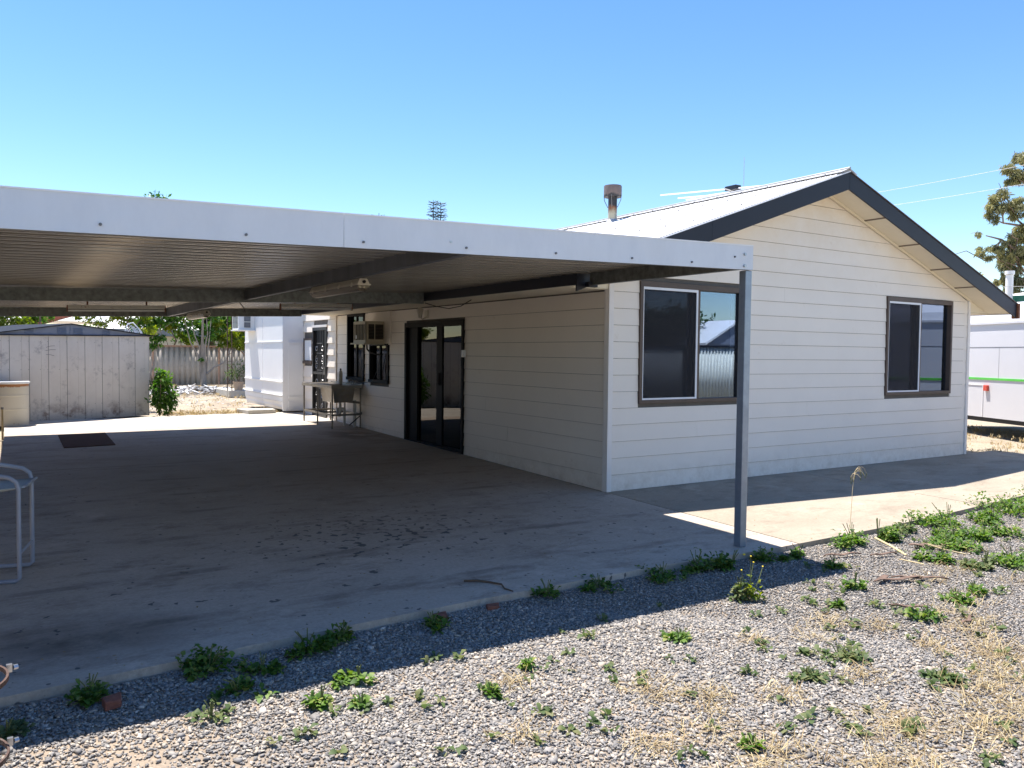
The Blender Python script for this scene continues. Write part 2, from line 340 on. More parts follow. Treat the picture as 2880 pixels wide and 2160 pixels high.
def link(name, me, org, parent=None, bevel=0, **kw):
    o = bpy.data.objects.new(name, me); COL.objects.link(o); WL[o.name] = Vector(org)
    if parent is not None: o.parent = parent; o.location = Vector(org)-WL[parent.name]
    else: o.location = org
    if bevel:
        bv = o.modifiers.new('bevel', 'BEVEL'); bv.width = bevel; bv.segments = 2; bv.limit_method = 'ANGLE'
    for k, v in kw.items(): o[k] = v
    return o
def E(name, loc, label, cat, group=None):
    o = bpy.data.objects.new(name, None); COL.objects.link(o); o.location = loc; WL[o.name] = Vector(loc)
    o.empty_display_size = .1; o['label'] = label; o['category'] = cat
    if group: o['group'] = group
    return o
def npmesh(name, V, F, rnd, mat, parent=None, smooth=False, **kw):
    V = np.asarray(V, float); F = np.asarray(F, int); lo = V.min(0); hi = V.max(0); org = np.array([(lo[0]+hi[0])/2, (lo[1]+hi[1])/2, lo[2]])
    me = bpy.data.meshes.new(name); k = F.shape[1]
    me.vertices.add(len(V)); me.vertices.foreach_set('co', (V-org).ravel())
    me.loops.add(F.size); me.loops.foreach_set('vertex_index', F.ravel())
    me.polygons.add(len(F)); me.polygons.foreach_set('loop_start', np.arange(0, F.size, k)); me.polygons.foreach_set('loop_total', np.full(len(F), k))
    if smooth: me.polygons.foreach_set('use_smooth', np.ones(len(F), bool))
    me.update(calc_edges=True)
    if rnd is not None:
        a = me.attributes.new('rnd', 'FLOAT', 'FACE'); a.data.foreach_set('value', np.asarray(rnd, np.float32))
    me.materials.append(MATS[mat])
    return link(name, me, Vector(org), parent, **kw)
def struct(o): o['kind'] = 'structure'; return o
def stuff(o): o['kind'] = 'stuff'; return o
def rects_minus(x0, x1, holes):
    """intervals of [x0,x1] left after removing holes"""
    segs = [(x0, x1)]
    for a, b in holes:
        ns = []
        for s, e in segs:
            if b <= s or a >= e: ns.append((s, e)); continue
            if a > s: ns.append((s, a))
            if b < e: ns.append((b, e))
        segs = ns
    return [q for q in segs if q[1]-q[0] > .01]

# ------------------------------------------------------------------ ground
def sheet(name, x0, x1, ys, dz, mat, nx=1):
    b = MB(); xs = np.linspace(x0, x1, nx+1)
    vs = [(x, y, gz(y)+dz) for y in ys for x in xs]; w = nx+1
    b.add(vs, [(j*w+i, j*w+i+1, (j+1)*w+i+1, (j+1)*w+i) for j in range(len(ys)-1) for i in range(nx)])
    return struct(b.build(name, mat))
def gz0(y): return SL*y if -12 < y < 10 else (0.19 if y >= 10 else SL*-12)
b = MB(); ys = [-500, -12, 10, 900]; xs = [-700, 700]
b.add([(x, y, gz0(y)-.06) for y in ys for x in xs], [(j*2, j*2+1, j*2+3, j*2+2) for j in range(3)])
ground = struct(b.build('ground', 'sand_soil'))
# gravel bed in front of the slab
b = MB(); yy = [-11.9, -7, -4, -2.7, -2.2]; b.add([(x, y, gz(y)-.045) for y in yy for x in (-9, 0, 11)], [(j*3+i, j*3+i+1, j*3+i+4, j*3+i+3) for j in range(4) for i in range(2)])
struct(b.build('gravel_bed', 'gravel_soil'))
def front_edge(x): return float(np.interp(x, [-6, -5.3, -4.4, -3.1, -1.5, -.4, 1.1, 2.5, 4.2, 9], [-2.64, -2.62, -2.54, -2.47, -2.44, -2.5, -2.47, -2.39, -2.25, -2.0]))
def skx(x, y): return x-.0265*(8-y)*max(0, min(1, (-4.6-x)/.82))
def slab(name, xs, back, mat, edge=front_edge):
    b = MB(); n = len(xs)
    top = []; rows = [None, -1, 2, 5, 8, back]
    for r_i in rows:
        for x in xs:
            y = edge(x) if r_i is None else (r_i(x) if callable(r_i) else r_i); top.append((skx(x, y), y, gz(y)))
    R = len(rows); bot = [(x, y, z-.13) for x, y, z in top]; T = len(top)
    fs = [(j*n+i, j*n+i+1, (j+1)*n+i+1, (j+1)*n+i) for j in range(R-1) for i in range(n-1)]
    fs += [(i, i+1, T+i+1, T+i) for i in range(n-1)] + [((R-1)*n+i, (R-1)*n+i+1, T+(R-1)*n+i+1, T+(R-1)*n+i) for i in range(n-1)]
    fs += [(j*n+k, (j+1)*n+k, T+(j+1)*n+k, T+j*n+k) for j in range(R-1) for k in (0, n-1)]
    b.add(top+bot, fs); return struct(b.build(name, mat))
wav = lambda x: 10.0+.22*min(1, max(0, (x+3)/1.2))-.0*x
slab('concrete_slab', list(np.linspace(-5.42, -.03, 40)), lambda x: 8.0+.1, 'concrete_slab')
b = MB(); xs = list(np.linspace(-5.42, -.03, 12)); q = [(x, 8.104, gz(8.104)) for x in xs]+[(x, wav(x), .19) for x in xs]; n = 12
b.add(q+[(x, y, z-.13) for x, y, z in q], [(i, i+1, n+i+1, n+i) for i in range(n-1)]+[(n+i, n+i+1, 3*n+i+1, 3*n+i) for i in range(n-1)])
struct(b.build('concrete_apron', 'concrete_bright'))
slab_joint = MB().box(-.03, -.012, -2.45, -.02, -.12, -.052)
# path: two pours
def path(name, x0, x1):
    xs = list(np.linspace(x0, x1, 14)); n = len(xs); b = MB()
    rows = [[(x, front_edge(x), gz(front_edge(x))) for x in xs], [(x, -1.2, gz(-1.2)) for x in xs], [(x, .03, 0) for x in xs]]
    top = [p for r in rows for p in r]; T = len(top)
    fs = [(j*n+i, j*n+i+1, (j+1)*n+i+1, (j+1)*n+i) for j in range(2) for i in range(n-1)]+[(i, i+1, T+i+1, T+i) for i in range(n-1)]+[(j*n+k, (j+1)*n+k, T+(j+1)*n+k, T+j*n+k) for j in range(2) for k in (0, n-1)]
    b.add(top+[(x, y, z-.13) for x, y, z in top], fs); return struct(b.build(name, 'concrete_path'))
path('concrete_path', -.015, 3.1); path('concrete_path', 3.112, 8.6)

# ------------------------------------------------------------------ house
HW = 7.08
house = E('house', (HW/2, 4, 0), 'white weatherboard house with dark gable fascia and pale metal roof behind the carport', 'house')
RX = 3.54
ztop = lambda x: 3.800-.349*abs(x-RX)        # top of rake fascia
zsof = lambda x: 3.60-.349*abs(x-RX)         # soffit line on the wall
W1 = (.41, 2.08, .94, 2.29); W2 = (4.95, 6.60, .95, 2.33)
BH = .18
def gable_board(z0, z1, xa, xb, clipL, clipR):
    # outer face at y=-(.022 bottom, .008 top)
    def lim(z, s):
        return RX-(3.60-z)/.349 if s < 0 else RX+(3.60-z)/.349
    x0b = max(xa, lim(z0, -1)) if clipL else xa; x0t = max(xa, lim(z1, -1)) if clipL else xa
    x1b = min(xb, lim(z0, 1)) if clipR else xb; x1t = min(xb, lim(z1, 1)) if clipR else xb
    if x1b-x0b < .03: return
    if x1t < x0t: x0t = x1t = (x0b+x1b)/2
    z1_ = z1-.004
    p = [(x0b, -.015, z0), (x1b, -.015, z0), (x1b, 0, z0), (x0b, 0, z0), (x0t, -.006, z1_), (x1t, -.006, z1_), (x1t, 0, z1_), (x0t, 0, z1_)]
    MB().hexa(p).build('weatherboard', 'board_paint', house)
joints = {1: 2.97, 3: 1.32, 4: 3.3, 8: 3.9, 12: 2.8}
for k in range(0, 20):
    z0 = BH*k; z1 = z0+BH
    if z0 == 0: z0 = .002
    holes = []
    for w in (W1, W2):
        if z1 > w[2]+.02 and z0 < w[3]-.02: holes.append((w[0]-.002, w[1]+.002))
    if k in joints: holes.append((joints[k], joints[k]+.0015))
    for a, c in rects_minus(.04, HW-.04, holes): gable_board(z0, z1, a, c, True, True)
MB().box(-.028, .036, -.030, .0, .002, 2.37).build('corner_trim', 'trim_white', house)
MB().box(-.030, -.0265, 0, .05, .002, 2.37).build('corner_trim', 'trim_white', house)
MB().box(HW-.036, HW+.02, -.028, .0, .002, 2.37).build('corner_trim', 'trim_white', house)
# gable lining wall behind the boards (with window holes)
def lining(axis, x0, x1, z0, z1, holes, d0, d1, parent, mat='plaster_dark'):
    xs = sorted({x0, x1, *[h[0] for h in holes], *[h[1] for h in holes]}); b = MB()
    for a, c in zip(xs[:-1], xs[1:]):
        zz = [(z0, z1)]
        for h in holes:
            if h[0] <= a+1e-6 and h[1] >= c-1e-6: zz = [q for s in zz for q in rects_minus(s[0], s[1], [(h[2], h[3])])]
        for s, e in zz:
            if axis == 'y': b.box(a, c, d0, d1, s, e)
            else: b.box(d0, d1, a, c, s, e)
    return b.build('wall', mat, parent)
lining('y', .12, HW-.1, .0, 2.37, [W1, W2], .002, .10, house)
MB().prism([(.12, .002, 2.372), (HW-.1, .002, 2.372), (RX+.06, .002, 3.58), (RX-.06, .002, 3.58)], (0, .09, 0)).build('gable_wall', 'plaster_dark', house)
# side wall (x = 0) boards
DOOR = (3.14, 5.05, .07, 1.945); W3 = (5.70, 6.50, .97, 1.62); W3B = (5.78, 6.46, 1.62, 2.0); W4 = (6.755, 7.56, .985, 2.16)
SD = (8.64, 9.47, .17, 1.96); W5 = (9.52, 10.06, 1.24, 1.75)
def side_board(z0, z1, ya, yb, th=.015, tp=.006):
    zf0 = max(z0, .0)
    p = [(-th, ya, max(z0, gz(ya)*.97)), (0, ya, max(z0, gz(ya)*.97)), (0, yb, max(z0, gz(yb)*.97)), (-th, yb, max(z0, gz(yb)*.97)),
         (-tp, ya, z1-.004), (0, ya, z1-.004), (0, yb, z1-.004), (-tp, yb, z1-.004)]
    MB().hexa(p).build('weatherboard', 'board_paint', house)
for k in range(12):
    z0 = BH*k; z1 = z0+BH; holes = []
    for w in (DOOR, W3, W3B, W4):
        if z1 > w[2]+.03 and z0 < w[3]-.03: holes.append((w[0], w[1]))
    if k < 12: holes.append((3.1+(.9 if k % 2 else -1.1)*((k*37) % 3)/2, 3.1+(.9 if k % 2 else -1.1)*((k*37) % 3)/2+.004))
    for a, c in rects_minus(.05, 8.13, holes): side_board(z0, z1, a, c)
z = .02; k = 0
while z < 2.3:
    z1 = z+.232; holes = [(w[0], w[1]) for w in (SD, W5) if z1 > w[2]+.03 and z < w[3]-.03]
    for a, c in rects_minus(8.19, 10.10, holes): side_board(z, z1, a, c, .034, .006)
    z = z1; k += 1
MB().box(-.034, 0, 8.135, 8.185, .15, 2.34).build('corner_trim', 'board_paint', house)
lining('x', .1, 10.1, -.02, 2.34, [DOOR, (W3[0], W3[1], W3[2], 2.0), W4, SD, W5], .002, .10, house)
MB().box(HW-.1, HW, .0, 10.1, -.05, 2.37).build('wall', 'board_paint', house)
MB().box(0.1, HW-.1, 10.0, 10.1, -.05, 2.37).build('wall', 'board_paint', house)
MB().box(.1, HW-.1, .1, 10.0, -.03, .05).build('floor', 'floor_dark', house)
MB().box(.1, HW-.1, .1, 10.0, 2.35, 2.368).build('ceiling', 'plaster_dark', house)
MB().box(.1, HW-.1, 5.2, 5.28, .05, 2.34).build('partition_wall', 'plaster_dark', house)
MB().box(3.3, 3.38, .1, 5.2, .05, 2.34).build('partition_wall', 'plaster_dark', house)
MB().box(3.0, HW-.1, 5.3, 5.4, .05, 2.34)
# roof: corrugated sheets
def corr_roof(side, y0, y1, name='roof_sheet', parent=None):
    n = int((y1-y0)/.076*8); ys = np.linspace(y0, y1, n); off = .009*np.sin(2*np.pi*ys/.076)
    xe = RX-4.27 if side < 0 else RX+4.27
    V = []; 
    for y, o in zip(ys, off):
        V += [(RX, y, ztop(RX)+.012+o), (xe, y, 3.800-.349*4.27+.016+o)]
    F = [(2*i, 2*i+1, 2*i+3, 2*i+2) for i in range(n-1)]
    return npmesh(name, V, F, None, 'roof_sheet', parent, True)
rl = corr_roof(-1, -.36, 8.5, 'roof', house); rr_ = corr_roof(1, -.36, 8.5, 'roof', house)
# underside skin so that the roof has thickness
for s in (-1, 1):
    x1 = RX+s*4.2
    MB().hexa([(RX, -.34, 3.765), (x1, -.34, 3.765-.349*4.2), (x1, 8.45, 3.765-.349*4.2), (RX, 8.45, 3.765), (RX, -.34, 3.795), (x1, -.34, 3.795-.349*4.2), (x1, 8.45, 3.795-.349*4.2), (RX, 8.45, 3.795)]).build('roof_batten', 'plaster_dark', house)
cap = MB()
cap.add([(RX-.16, -.37, ztop(RX-.16)+.042), (RX, -.37, 3.850), (RX+.16, -.37, ztop(RX+.16)+.042), (RX-.16, 8.5, ztop(RX-.16)+.042), (RX, 8.5, 3.850), (RX+.16, 8.5, ztop(RX+.16)+.042)], [(0, 1, 4, 3), (1, 2, 5, 4)])
cap.tube([(RX, -.375, 3.853), (RX, 8.5, 3.853)], .016, 8)
cap.build('ridge_cap', 'ridge_metal', rl)
sb = MB()
for y in np.arange(-.15, 8.4, .456):
    for i, xx in enumerate(np.arange(-.45, 3.4, .76)):
        zc = ztop(xx)+.045; sb.box(xx-.006, xx+.006, y-.006, y+.006, zc-.01, zc+.010)
stuff(sb.build('roof_screw', 'screw_metal', rl))
# rake fascias with a joint on the left one
def rake(xa, xb, d=.215):
    return MB().hexa([(xa, -.372, ztop(xa)-d), (xb, -.372, ztop(xb)-d), (xb, -.35, ztop(xb)-d), (xa, -.35, ztop(xa)-d), (xa, -.372, ztop(xa)), (xb, -.372, ztop(xb)), (xb, -.35, ztop(xb)), (xa, -.35, ztop(xa))])
rake(-.72, 1.128).build('fascia_board', 'charcoal', house); rake(1.131, RX-.002).build('fascia_board', 'charcoal', house)
rake(RX+.002, 7.80).build('fascia_board', 'charcoal', house)
for xa, xb in ((-.74, RX), (RX, 7.82)):
    MB().hexa([(xa, -.385, ztop(xa)+.002), (xb, -.385, ztop(xb)+.002), (xb, -.33, ztop(xb)+.002), (xa, -.33, ztop(xa)+.002), (xa, -.385, ztop(xa)+.012), (xb, -.385, ztop(xb)+.012), (xb, -.33, ztop(xb)+.012), (xa, -.33, ztop(xa)+.012)]).build('barge_flashing', 'frame_white' if xa < 0 else 'charcoal_edge', house)
MB().box(7.76, 7.815, -.40, -.30, 2.10, 2.33).build('gutter_end', 'rust', house)
# sloped rake soffit panels with cover strips
def sof(xa, xb): return MB().hexa([(xa, -.35, zsof(xa)), (xb, -.35, zsof(xb)), (xb, -.0005, zsof(xb)), (xa, -.0005, zsof(xa)), (xa, -.35, zsof(xa)+.008), (xb, -.35, zsof(xb)+.008), (xb, -.0005, zsof(xb)+.008), (xa, -.0005, zsof(xa)+.008)])
cuts = [-.53, 0, 1.2, 2.4, RX, 4.35, 5.15, 5.95, 6.6, HW, 7.61]
for a, c in zip(cuts[:-1], cuts[1:]):
    sof(a+.002, c-.002).build('soffit_panel', 'soffit_paint', house)
for c in (1.2, 2.4, 4.35, 5.15, 5.95, 6.6):
    MB().hexa([(c-.012, -.35, zsof(c-.012)-.008), (c+.012, -.35, zsof(c+.012)-.008), (c+.012, -.03, zsof(c+.012)-.008), (c-.012, -.03, zsof(c-.012)-.008), (c-.012, -.35, zsof(c-.012)-.001), (c+.012, -.35, zsof(c+.012)-.001), (c+.012, -.03, zsof(c+.012)-.001), (c-.012, -.03, zsof(c-.012)-.001)]).build('cover_strip', 'ac_brown', house)
for xa, xb in ((.0, RX), (RX, HW)):
    MB().hexa([(xa, -.045, zsof(xa)-.03), (xb, -.045, zsof(xb)-.03), (xb, -.026, zsof(xb)-.03), (xa, -.026, zsof(xa)-.03), (xa, -.045, zsof(xa)-.001), (xb, -.045, zsof(xb)-.001), (xb, -.026, zsof(xb)-.001), (xa, -.026, zsof(xa)-.001)]).build('wall_bead', 'soffit_paint', house)
# boxed eaves
for s in (-1, 1):
    xw = 0 if s < 0 else HW; xe = -.66 if s < 0 else HW+.66
    MB().box(xw, xe, .0, 8.5, 2.172, 2.180).build('soffit_panel', 'soffit_paint', house)
    xt = -.53 if s < 0 else 7.61
    MB().prism([(xw+.022*s, -.012, 2.182), (xt, -.012, 2.182), (xw+.022*s, -.012, 2.366)], (0, .01, 0)).build('eave_infill', 'soffit_paint', house)
    MB().box(xt, xe, -.349, -.002, 2.172, 2.180).build('soffit_panel', 'soffit_paint', house)
    MB().box(xe, xe+.028*s, -.348, 8.5, 2.165, 2.315).build('gutter', 'charcoal', house, bevel=.004)
    MB().box(xe+.028*s, xe+.05*s, -.348, 8.5, 2.30, 2.318).build('gutter_lip', 'charcoal', house)
# low flat roof over the rear part
MB().box(-.02, HW, 8.5, 10.14, 2.372, 2.42).build('rear_roof', 'roof_grey', house)

def window(win, lab=None, brown='frame_brown', fw=.042, sash='left', screen=True, axis='y', mull=None):
    """slider window in the gable wall"""
    x0, x1, z0, z1 = win; yo = -.034
    root = MB()
    root.box(x0, x1, yo, .10, z1-fw-.02, z1).box(x0, x1, yo, .10, z0, z0+fw).box(x0, x0+fw, yo, .10, z0+fw, z1-fw-.02).box(x1-fw, x1, yo, .10, z0+fw, z1-fw-.02)
    w = root.build('window', brown, house, bevel=.002)
    mx = mull if mull else (x0+x1)/2
    MB().box(mx-.028, mx+.028, -.012, .06, z0+fw, z1-fw-.02).build('mullion', brown, w)
    MB().box(mx+.028, x1-fw, .030, .036, z0+fw, z1-fw-.02).build('pane', 'glass', w)
    MB().box(x0+fw, mx-.028, .046, .052, z0+fw, z1-fw-.02).build('pane', 'glass', w)
    a0, a1, c0, c1 = x0+fw*.75, mx-.024, z0+fw*.8, z1-fw-.02
    s = MB().box(a0, a1, -.030, -.014, c1-.028, c1).box(a0, a1, -.030, -.014, c0, c0+.028).box(a0, a0+.022, -.030, -.014, c0+.028, c1-.028).box(a1-.026, a1, -.030, -.014, c0+.028, c1-.028)
    s.build('screen_frame', 'frame_white', w)
    MB().box(a0+.022, a1-.026, -.023, -.021, c0+.028, c1-.028).build('screen', 'fly_screen', w)
    return w
window(W1, mull=1.31); window(W2, mull=5.79)
for (x0, x1, z0, z1), xa, xb, lab in ((W1, 2.0, 2.35, 'white curtain drawn to the right edge inside the window behind the carport post'), (W2, 6.46, 6.9, 'white curtain drawn to the right edge inside the far right window')):
    n = 24; V = []; 
    for i in range(n+1):
        xx = xa+(xb-xa)*i/n; yy = .128+.015*math.sin(i*2.1); V += [(xx, yy, z0-.03), (xx, yy, z1+.03)]
    o = npmesh('curtain', V, [(2*i, 2*i+2, 2*i+3, 2*i+1) for i in range(n)], None, 'curtain_white', None, True); o['label'] = lab; o['category'] = 'curtain'
    md = o.modifiers.new('thick', 'SOLIDIFY'); md.thickness = .003

# sliding door
y0, y1, z0, z1 = DOOR
d = MB().box(-.04, .09, y0, y1, z1-.075, z1).box(-.04, .09, y0, y1, z0, z0+.035).box(-.04, .09, y0, y0+.05, z0+.035, z1-.075).box(-.04, .09, y1-.06, y1, z0+.035, z1-.075).build('sliding_door', 'frame_dark', house, bevel=.002)
MB().box(.0, .025, 4.66, 4.99, z0+.035, z1-.075).build('screen_leaf', 'frame_dark', d)
MB().box(.02, .06, 3.87, 4.05, z0+.035, z1-.075).build('stile', 'frame_dark', d)
MB().box(.03, .06, 3.19, 3.25, z0+.035, z1-.075).build('stile', 'frame_dark', d)
MB().box(.036, .042, 4.05, 4.66, z0+.035, z1-.075).build('pane', 'glass_door', d)
MB().box(.036, .042, 3.25, 3.87, z0+.035, z1-.075).build('pane', 'glass_door', d)
MB().box(-.005, .02, 3.93, 3.96, 1.0, 1.18).build('handle', 'ac_dark', d)
MB().box(-.06, .10, y0+.01, y1-.01, z0-.03, z0).build('door_sill', 'frame_brown', d)

def side_window(w, name='window', frame='frame_dark', pane='glass_dark'):
    y0, y1, z0, z1 = w; f = .035
    b = MB().box(-.036, .08, y0, y1, z1-f, z1).box(-.05, .08, y0-.01, y1+.01, z0-.02, z0+f).box(-.036, .08, y0, y0+f, z0+f, z1-f).box(-.036, .08, y1-f, y1, z0+f, z1-f)
    o = b.build(name, frame, house); ym = (y0+y1)/2
    MB().box(-.005, .03, ym-.02, ym+.02, z0+f, z1-f).build('mullion', frame, o)
    MB().box(.012, .018, y0+f, ym-.02, z0+f, z1-f).build('pane', pane, o)
    MB().box(.03, .036, ym+.02, y1-f, z0+f, z1-f).build('pane', pane, o); return o
side_window(W3); side_window(W4)
w5 = side_window(W5, frame='frame_brown')
MB().box(-.02, -.012, W5[0]+.04, W5[1]-.04, W5[2]+.05, W5[3]-.04).build('blind', 'curtain_white', w5)
# panel above the small window, round the air conditioner
MB().box(-.03, 0, 5.62, 5.86, 1.60, 2.16).build('panel', 'board_paint', house)
MB().box(-.028, 0, 6.42, 6.56, 1.62, 2.16).build('panel', 'board_paint', house)
MB().box(-.03, 0, 5.86, 6.42, 2.0, 2.16).build('panel', 'board_paint', house)
# black security door
y0, y1, z0, z1 = SD
sd = MB().box(-.045, .0, y0, y0+.05, z0, z1).box(-.045, .0, y1-.05, y1, z0, z1).box(-.045, .0, y0+.05, y1-.05, z1-.06, z1).box(-.045, .0, y0+.05, y1-.05, z0, z0+.1).box(-.045, 0, y0+.05, y1-.05, 1.02, 1.07).build('security_door', 'door_black', house)
MB().box(.01, .03, y0+.05, y1-.05, z0+.1, z1-.06).build('door_panel', 'door_black', sd)
for i in range(7):
    yy = y0+.10+i*(y1-y0-.2)/6; MB().box(-.032, -.022, yy-.005, yy+.005, z0+.1, z1-.06).build('bar', 'frame_dark', sd)
for j, zc in enumerate((1.55, 1.32, 1.18, .86, .62, .4)):
    for s in (-1, 1):
        cy = (y0+y1)/2+s*.17; pts = [(-.034, cy+s*(.02+.05*a/8)*math.cos(a*.75+j), zc+(.02+.05*a/8)*math.sin(a*.75+j)) for a in range(10)]
        MB().tube(pts, .006, 5).build('scroll', 'scroll_metal', sd)
for zc in (1.64, 1.44, 1.1, .74):
    MB().box(-.036, -.030, y0+.25, y1-.25, zc, zc+.008).build('scroll', 'scroll_metal', sd)
MB().box(-.06, -.045, y0+.06, y0+.09, 1.02, 1.18).build('handle', 'scroll_metal', sd)
MB().box(-.05, -.01, y0-.03, y1+.03, z1+.003, z1+.05).build('door_head', 'trim_white', sd)
# small junction box beside sliding door
MB().box(-.06, -.02, 3.08, 3.15, 1.42, 1.52).build('switch_box', 'plastic_white', house, bevel=.004)
# flue pipe
fl = MB(); fl.lathe((3.19, 3.85, 3.6), [(.074, 0), (.074, .62)], 20); flue = fl.build('chimney_flue', 'chimney_metal', house)
MB().lathe((3.19, 3.85, 3.6), [(.0, .60), (.075, .60), (.082, .52), (.145, .50), (.15, .52), (.15, .67), (.146, .69), (.0, .70)], 24).build('cowl', 'chimney_metal', flue)
for a in (0.6, 2.2, 3.9, 5.3):
    ca, sa = math.cos(a), math.sin(a); MB().tube([(3.19+.15*ca, 3.85+.15*sa, 4.13), (3.19+.14*ca, 3.85+.14*sa, 4.05), (3.19+.08*ca, 3.85+.08*sa, 3.93)], .006, 5).build('strap', 'screw_metal', flue)
MB().lathe((3.19, 3.85, 3.6), [(.16, .0), (.14, .07), (.08, .12), (.075, .14)], 20).build('flashing', 'ridge_metal', flue)
# tv antenna on the roof beyond the ridge
ant = E('tv_antenna', (4.2, 2.16, 3.4), 'pale multi-element tv antenna on the far side of the roof ridge', 'antenna')
MB().tube([(4.2, 2.16, 3.4), (4.2, 2.16, 4.07)], .012, 6).build('mast', 'ridge_metal', ant)
MB().box(4.14, 4.26, 2.04, 2.26, 4.06, 4.125).build('bracket', 'charcoal', ant)
MB().tube([(3.95, 2.10, 4.05), (4.5, 2.25, 4.06)], .009, 6).build('boom', 'wire_white', ant)
for pa, pb in (((4.2, 3.783, 4.216), (4.2, 1.60, 4.01)), ((4.3, 3.46, 4.125), (4.3, 1.95, 3.985)), ((4.2, 3.163, 4.043), (4.2, 2.30, 3.969)), ((4.25, 2.7, 4.05), (4.25, 1.75, 4.0))):
    MB().tube([(q_[0], q_[1], q_[2]+.025) for q_ in (pa, pb)], .011, 6).build('element', 'frame_white', ant)

# ------------------------------------------------------------------ carport
cp = E('carport', (-3, 3, 0), 'flat roofed steel carport with long white fascia over the concrete slab', 'carport')
XL, XR = -5.57, -.50; YF, YB = -2.37, 8.25
ft = lambda x: 2.211+.0262*(x+5.5); fb = lambda x: 2.026+.0262*(x+5.5)
def fasc(xa, xb, ya=YF, yb=YF+.012, name='fascia_panel'):
    return MB().hexa([(xa, ya, fb(xa)), (xb, ya, fb(xb)), (xb, yb, fb(xb)), (xa, yb, fb(xa)), (xa, ya, ft(xa)), (xb, ya, ft(xb)), (xb, yb, ft(xb)), (xa, yb, ft(xa))]).build(name, 'fascia_white', cp)
fasc(-5.86, -3.8765); fasc(-3.8735, XR)
for xa, xb in ((-5.86, -3.8765), (-3.8735, XR)):
    MB().hexa([(xa, YF-.004, ft(xa)), (xb, YF-.004, ft(xb)), (xb, YF+.05, ft(xb)), (xa, YF+.05, ft(xa)), (xa, YF-.004, ft(xa)+.008), (xb, YF-.004, ft(xb)+.008), (xb, YF+.05, ft(xb)+.008), (xa, YF+.05, ft(xa)+.008)]).build('fascia_capping', 'frame_white', cp)
    MB().hexa([(xa, YF+.012, fb(xa)), (xb, YF+.012, fb(xb)), (xb, YF+.05, fb(xb)), (xa, YF+.05, fb(xa)), (xa, YF+.012, fb(xa)+.004), (xb, YF+.012, fb(xb)+.004), (xb, YF+.05, fb(xb)+.004), (xa, YF+.05, fb(xa)+.004)]).build('fascia_flange', 'galv', cp)
for x, z in ((-5.107, 2.081), (-4.417, 2.092), (-3.759, 2.107), (-3.086, 2.127), (-2.408, 2.145), (-1.749, 2.16), (-1.167, 2.173), (-.71, 2.245)):
    MB().tube([(x, YF-.009, z), (x, YF, z)], .0075, 8).build('screw', 'screw_metal', cp)
for z in (2.272, 2.182):
    MB().tube([(-.60, YF-.014, z), (-.60, YF, z)], .012, 6).build('bolt', 'bolt_metal', cp)
MB().tube([(-3.193, YF-.006, 2.155), (-3.193, YF, 2.155)], .008, 6).build('screw', 'bolt_metal', cp)
# roof sheet: trapezoid ribs running along x
rz = lambda x: 2.112+.033*(x+5.5)
pitch = .19; prof = []; y = YF+.02
while y < YB:
    prof += [(y, 0), (y+.055, 0), (y+.062, .007), (y+.072, .007), (y+.079, 0), (y+.130, 0), (y+.136, .045), (y+.180, .045)]; y += pitch
xs = [XL, -3, XR]
xl = lambda yy: -5.85+.0155*(yy-YF)
V = [(x if x > -5 else xl(yy), yy, rz(x)+dz) for (yy, dz) in prof for x in xs]; F = []
for i in range(len(prof)-1):
    for j in range(2): F.append((i*3+j, i*3+j+1, (i+1)*3+j+1, (i+1)*3+j))
o = npmesh('roof_sheet', V, F, None, 'ceiling_metal', cp); md = o.modifiers.new('thick', 'SOLIDIFY'); md.thickness = .002; md.offset = 1
# side edge flashings, right and left
MB().hexa([(XR-.02, YF+.05, rz(XR)-.0), (XR, YF+.05, rz(XR)), (XR, YB, rz(XR)), (XR-.02, YB, rz(XR)), (XR-.02, YF+.05, 2.335), (XR, YF+.05, 2.335), (XR, YB, 2.33), (XR-.02, YB, 2.33)]).build('edge_flashing', 'fascia_white', cp)
# beams
def xbeam(yc, za, zb, h, x0=-5.72, x1=-.69, w=.05, mat='galv'):
    # C section open to the back
    return MB().hexa([(x0, yc, za), (x1, yc, zb), (x1, yc+.004, zb), (x0, yc+.004, za), (x0, yc, za+h), (x1, yc, zb+h), (x1, yc+.004, zb+h), (x0, yc+.004, za+h)]) \
        .hexa([(x0, yc+.004, za), (x1, yc+.004, zb), (x1, yc+w, zb), (x0, yc+w, za), (x0, yc+.004, za+.004), (x1, yc+.004, zb+.004), (x1, yc+w, zb+.004), (x0, yc+w, za+.004)]) \
        .hexa([(x0, yc+.004, za+h-.004), (x1, yc+.004, zb+h-.004), (x1, yc+w, zb+h-.004), (x0, yc+w, za+h-.004), (x0, yc+.004, za+h), (x1, yc+.004, zb+h), (x1, yc+w, zb+h), (x0, yc+w, za+h)]) \
        .build('cross_beam', mat, cp)
xbeam(3.05, 1.957, 2.135, .142); xbeam(8.17, 1.963, 2.13, .142)
mbm = MB()
zn, zf = 2.112, 2.052
for (xa, xb, z0a, z1a) in ((-3.04, -3.034, 0, .135), (-3.034, -2.985, 0, .005), (-3.034, -2.985, .13, .135)):
    mbm.hexa([(xa, YF+.055, zn+z0a), (xb, YF+.055, zn+z0a), (xb, 8.165, zf+z0a), (xa, 8.165, zf+z0a), (xa, YF+.055, zn+z1a-.015), (xb, YF+.055, zn+z1a-.015), (xb, 8.165, zf+z1a-.0), (xa, 8.165, zf+z1a)])
mbm.build('centre_beam', 'galv_dark', cp)
sbm = MB()
for (xa, xb, za, zb) in ((-.60, -.594, 2.160, 2.275), (-.594, -.55, 2.160, 2.166), (-.594, -.55, 2.269, 2.275)):
    sbm.box(xa, xb, YF+.06, -.42, za, zb)
sbm.build('side_beam', 'galv', cp)
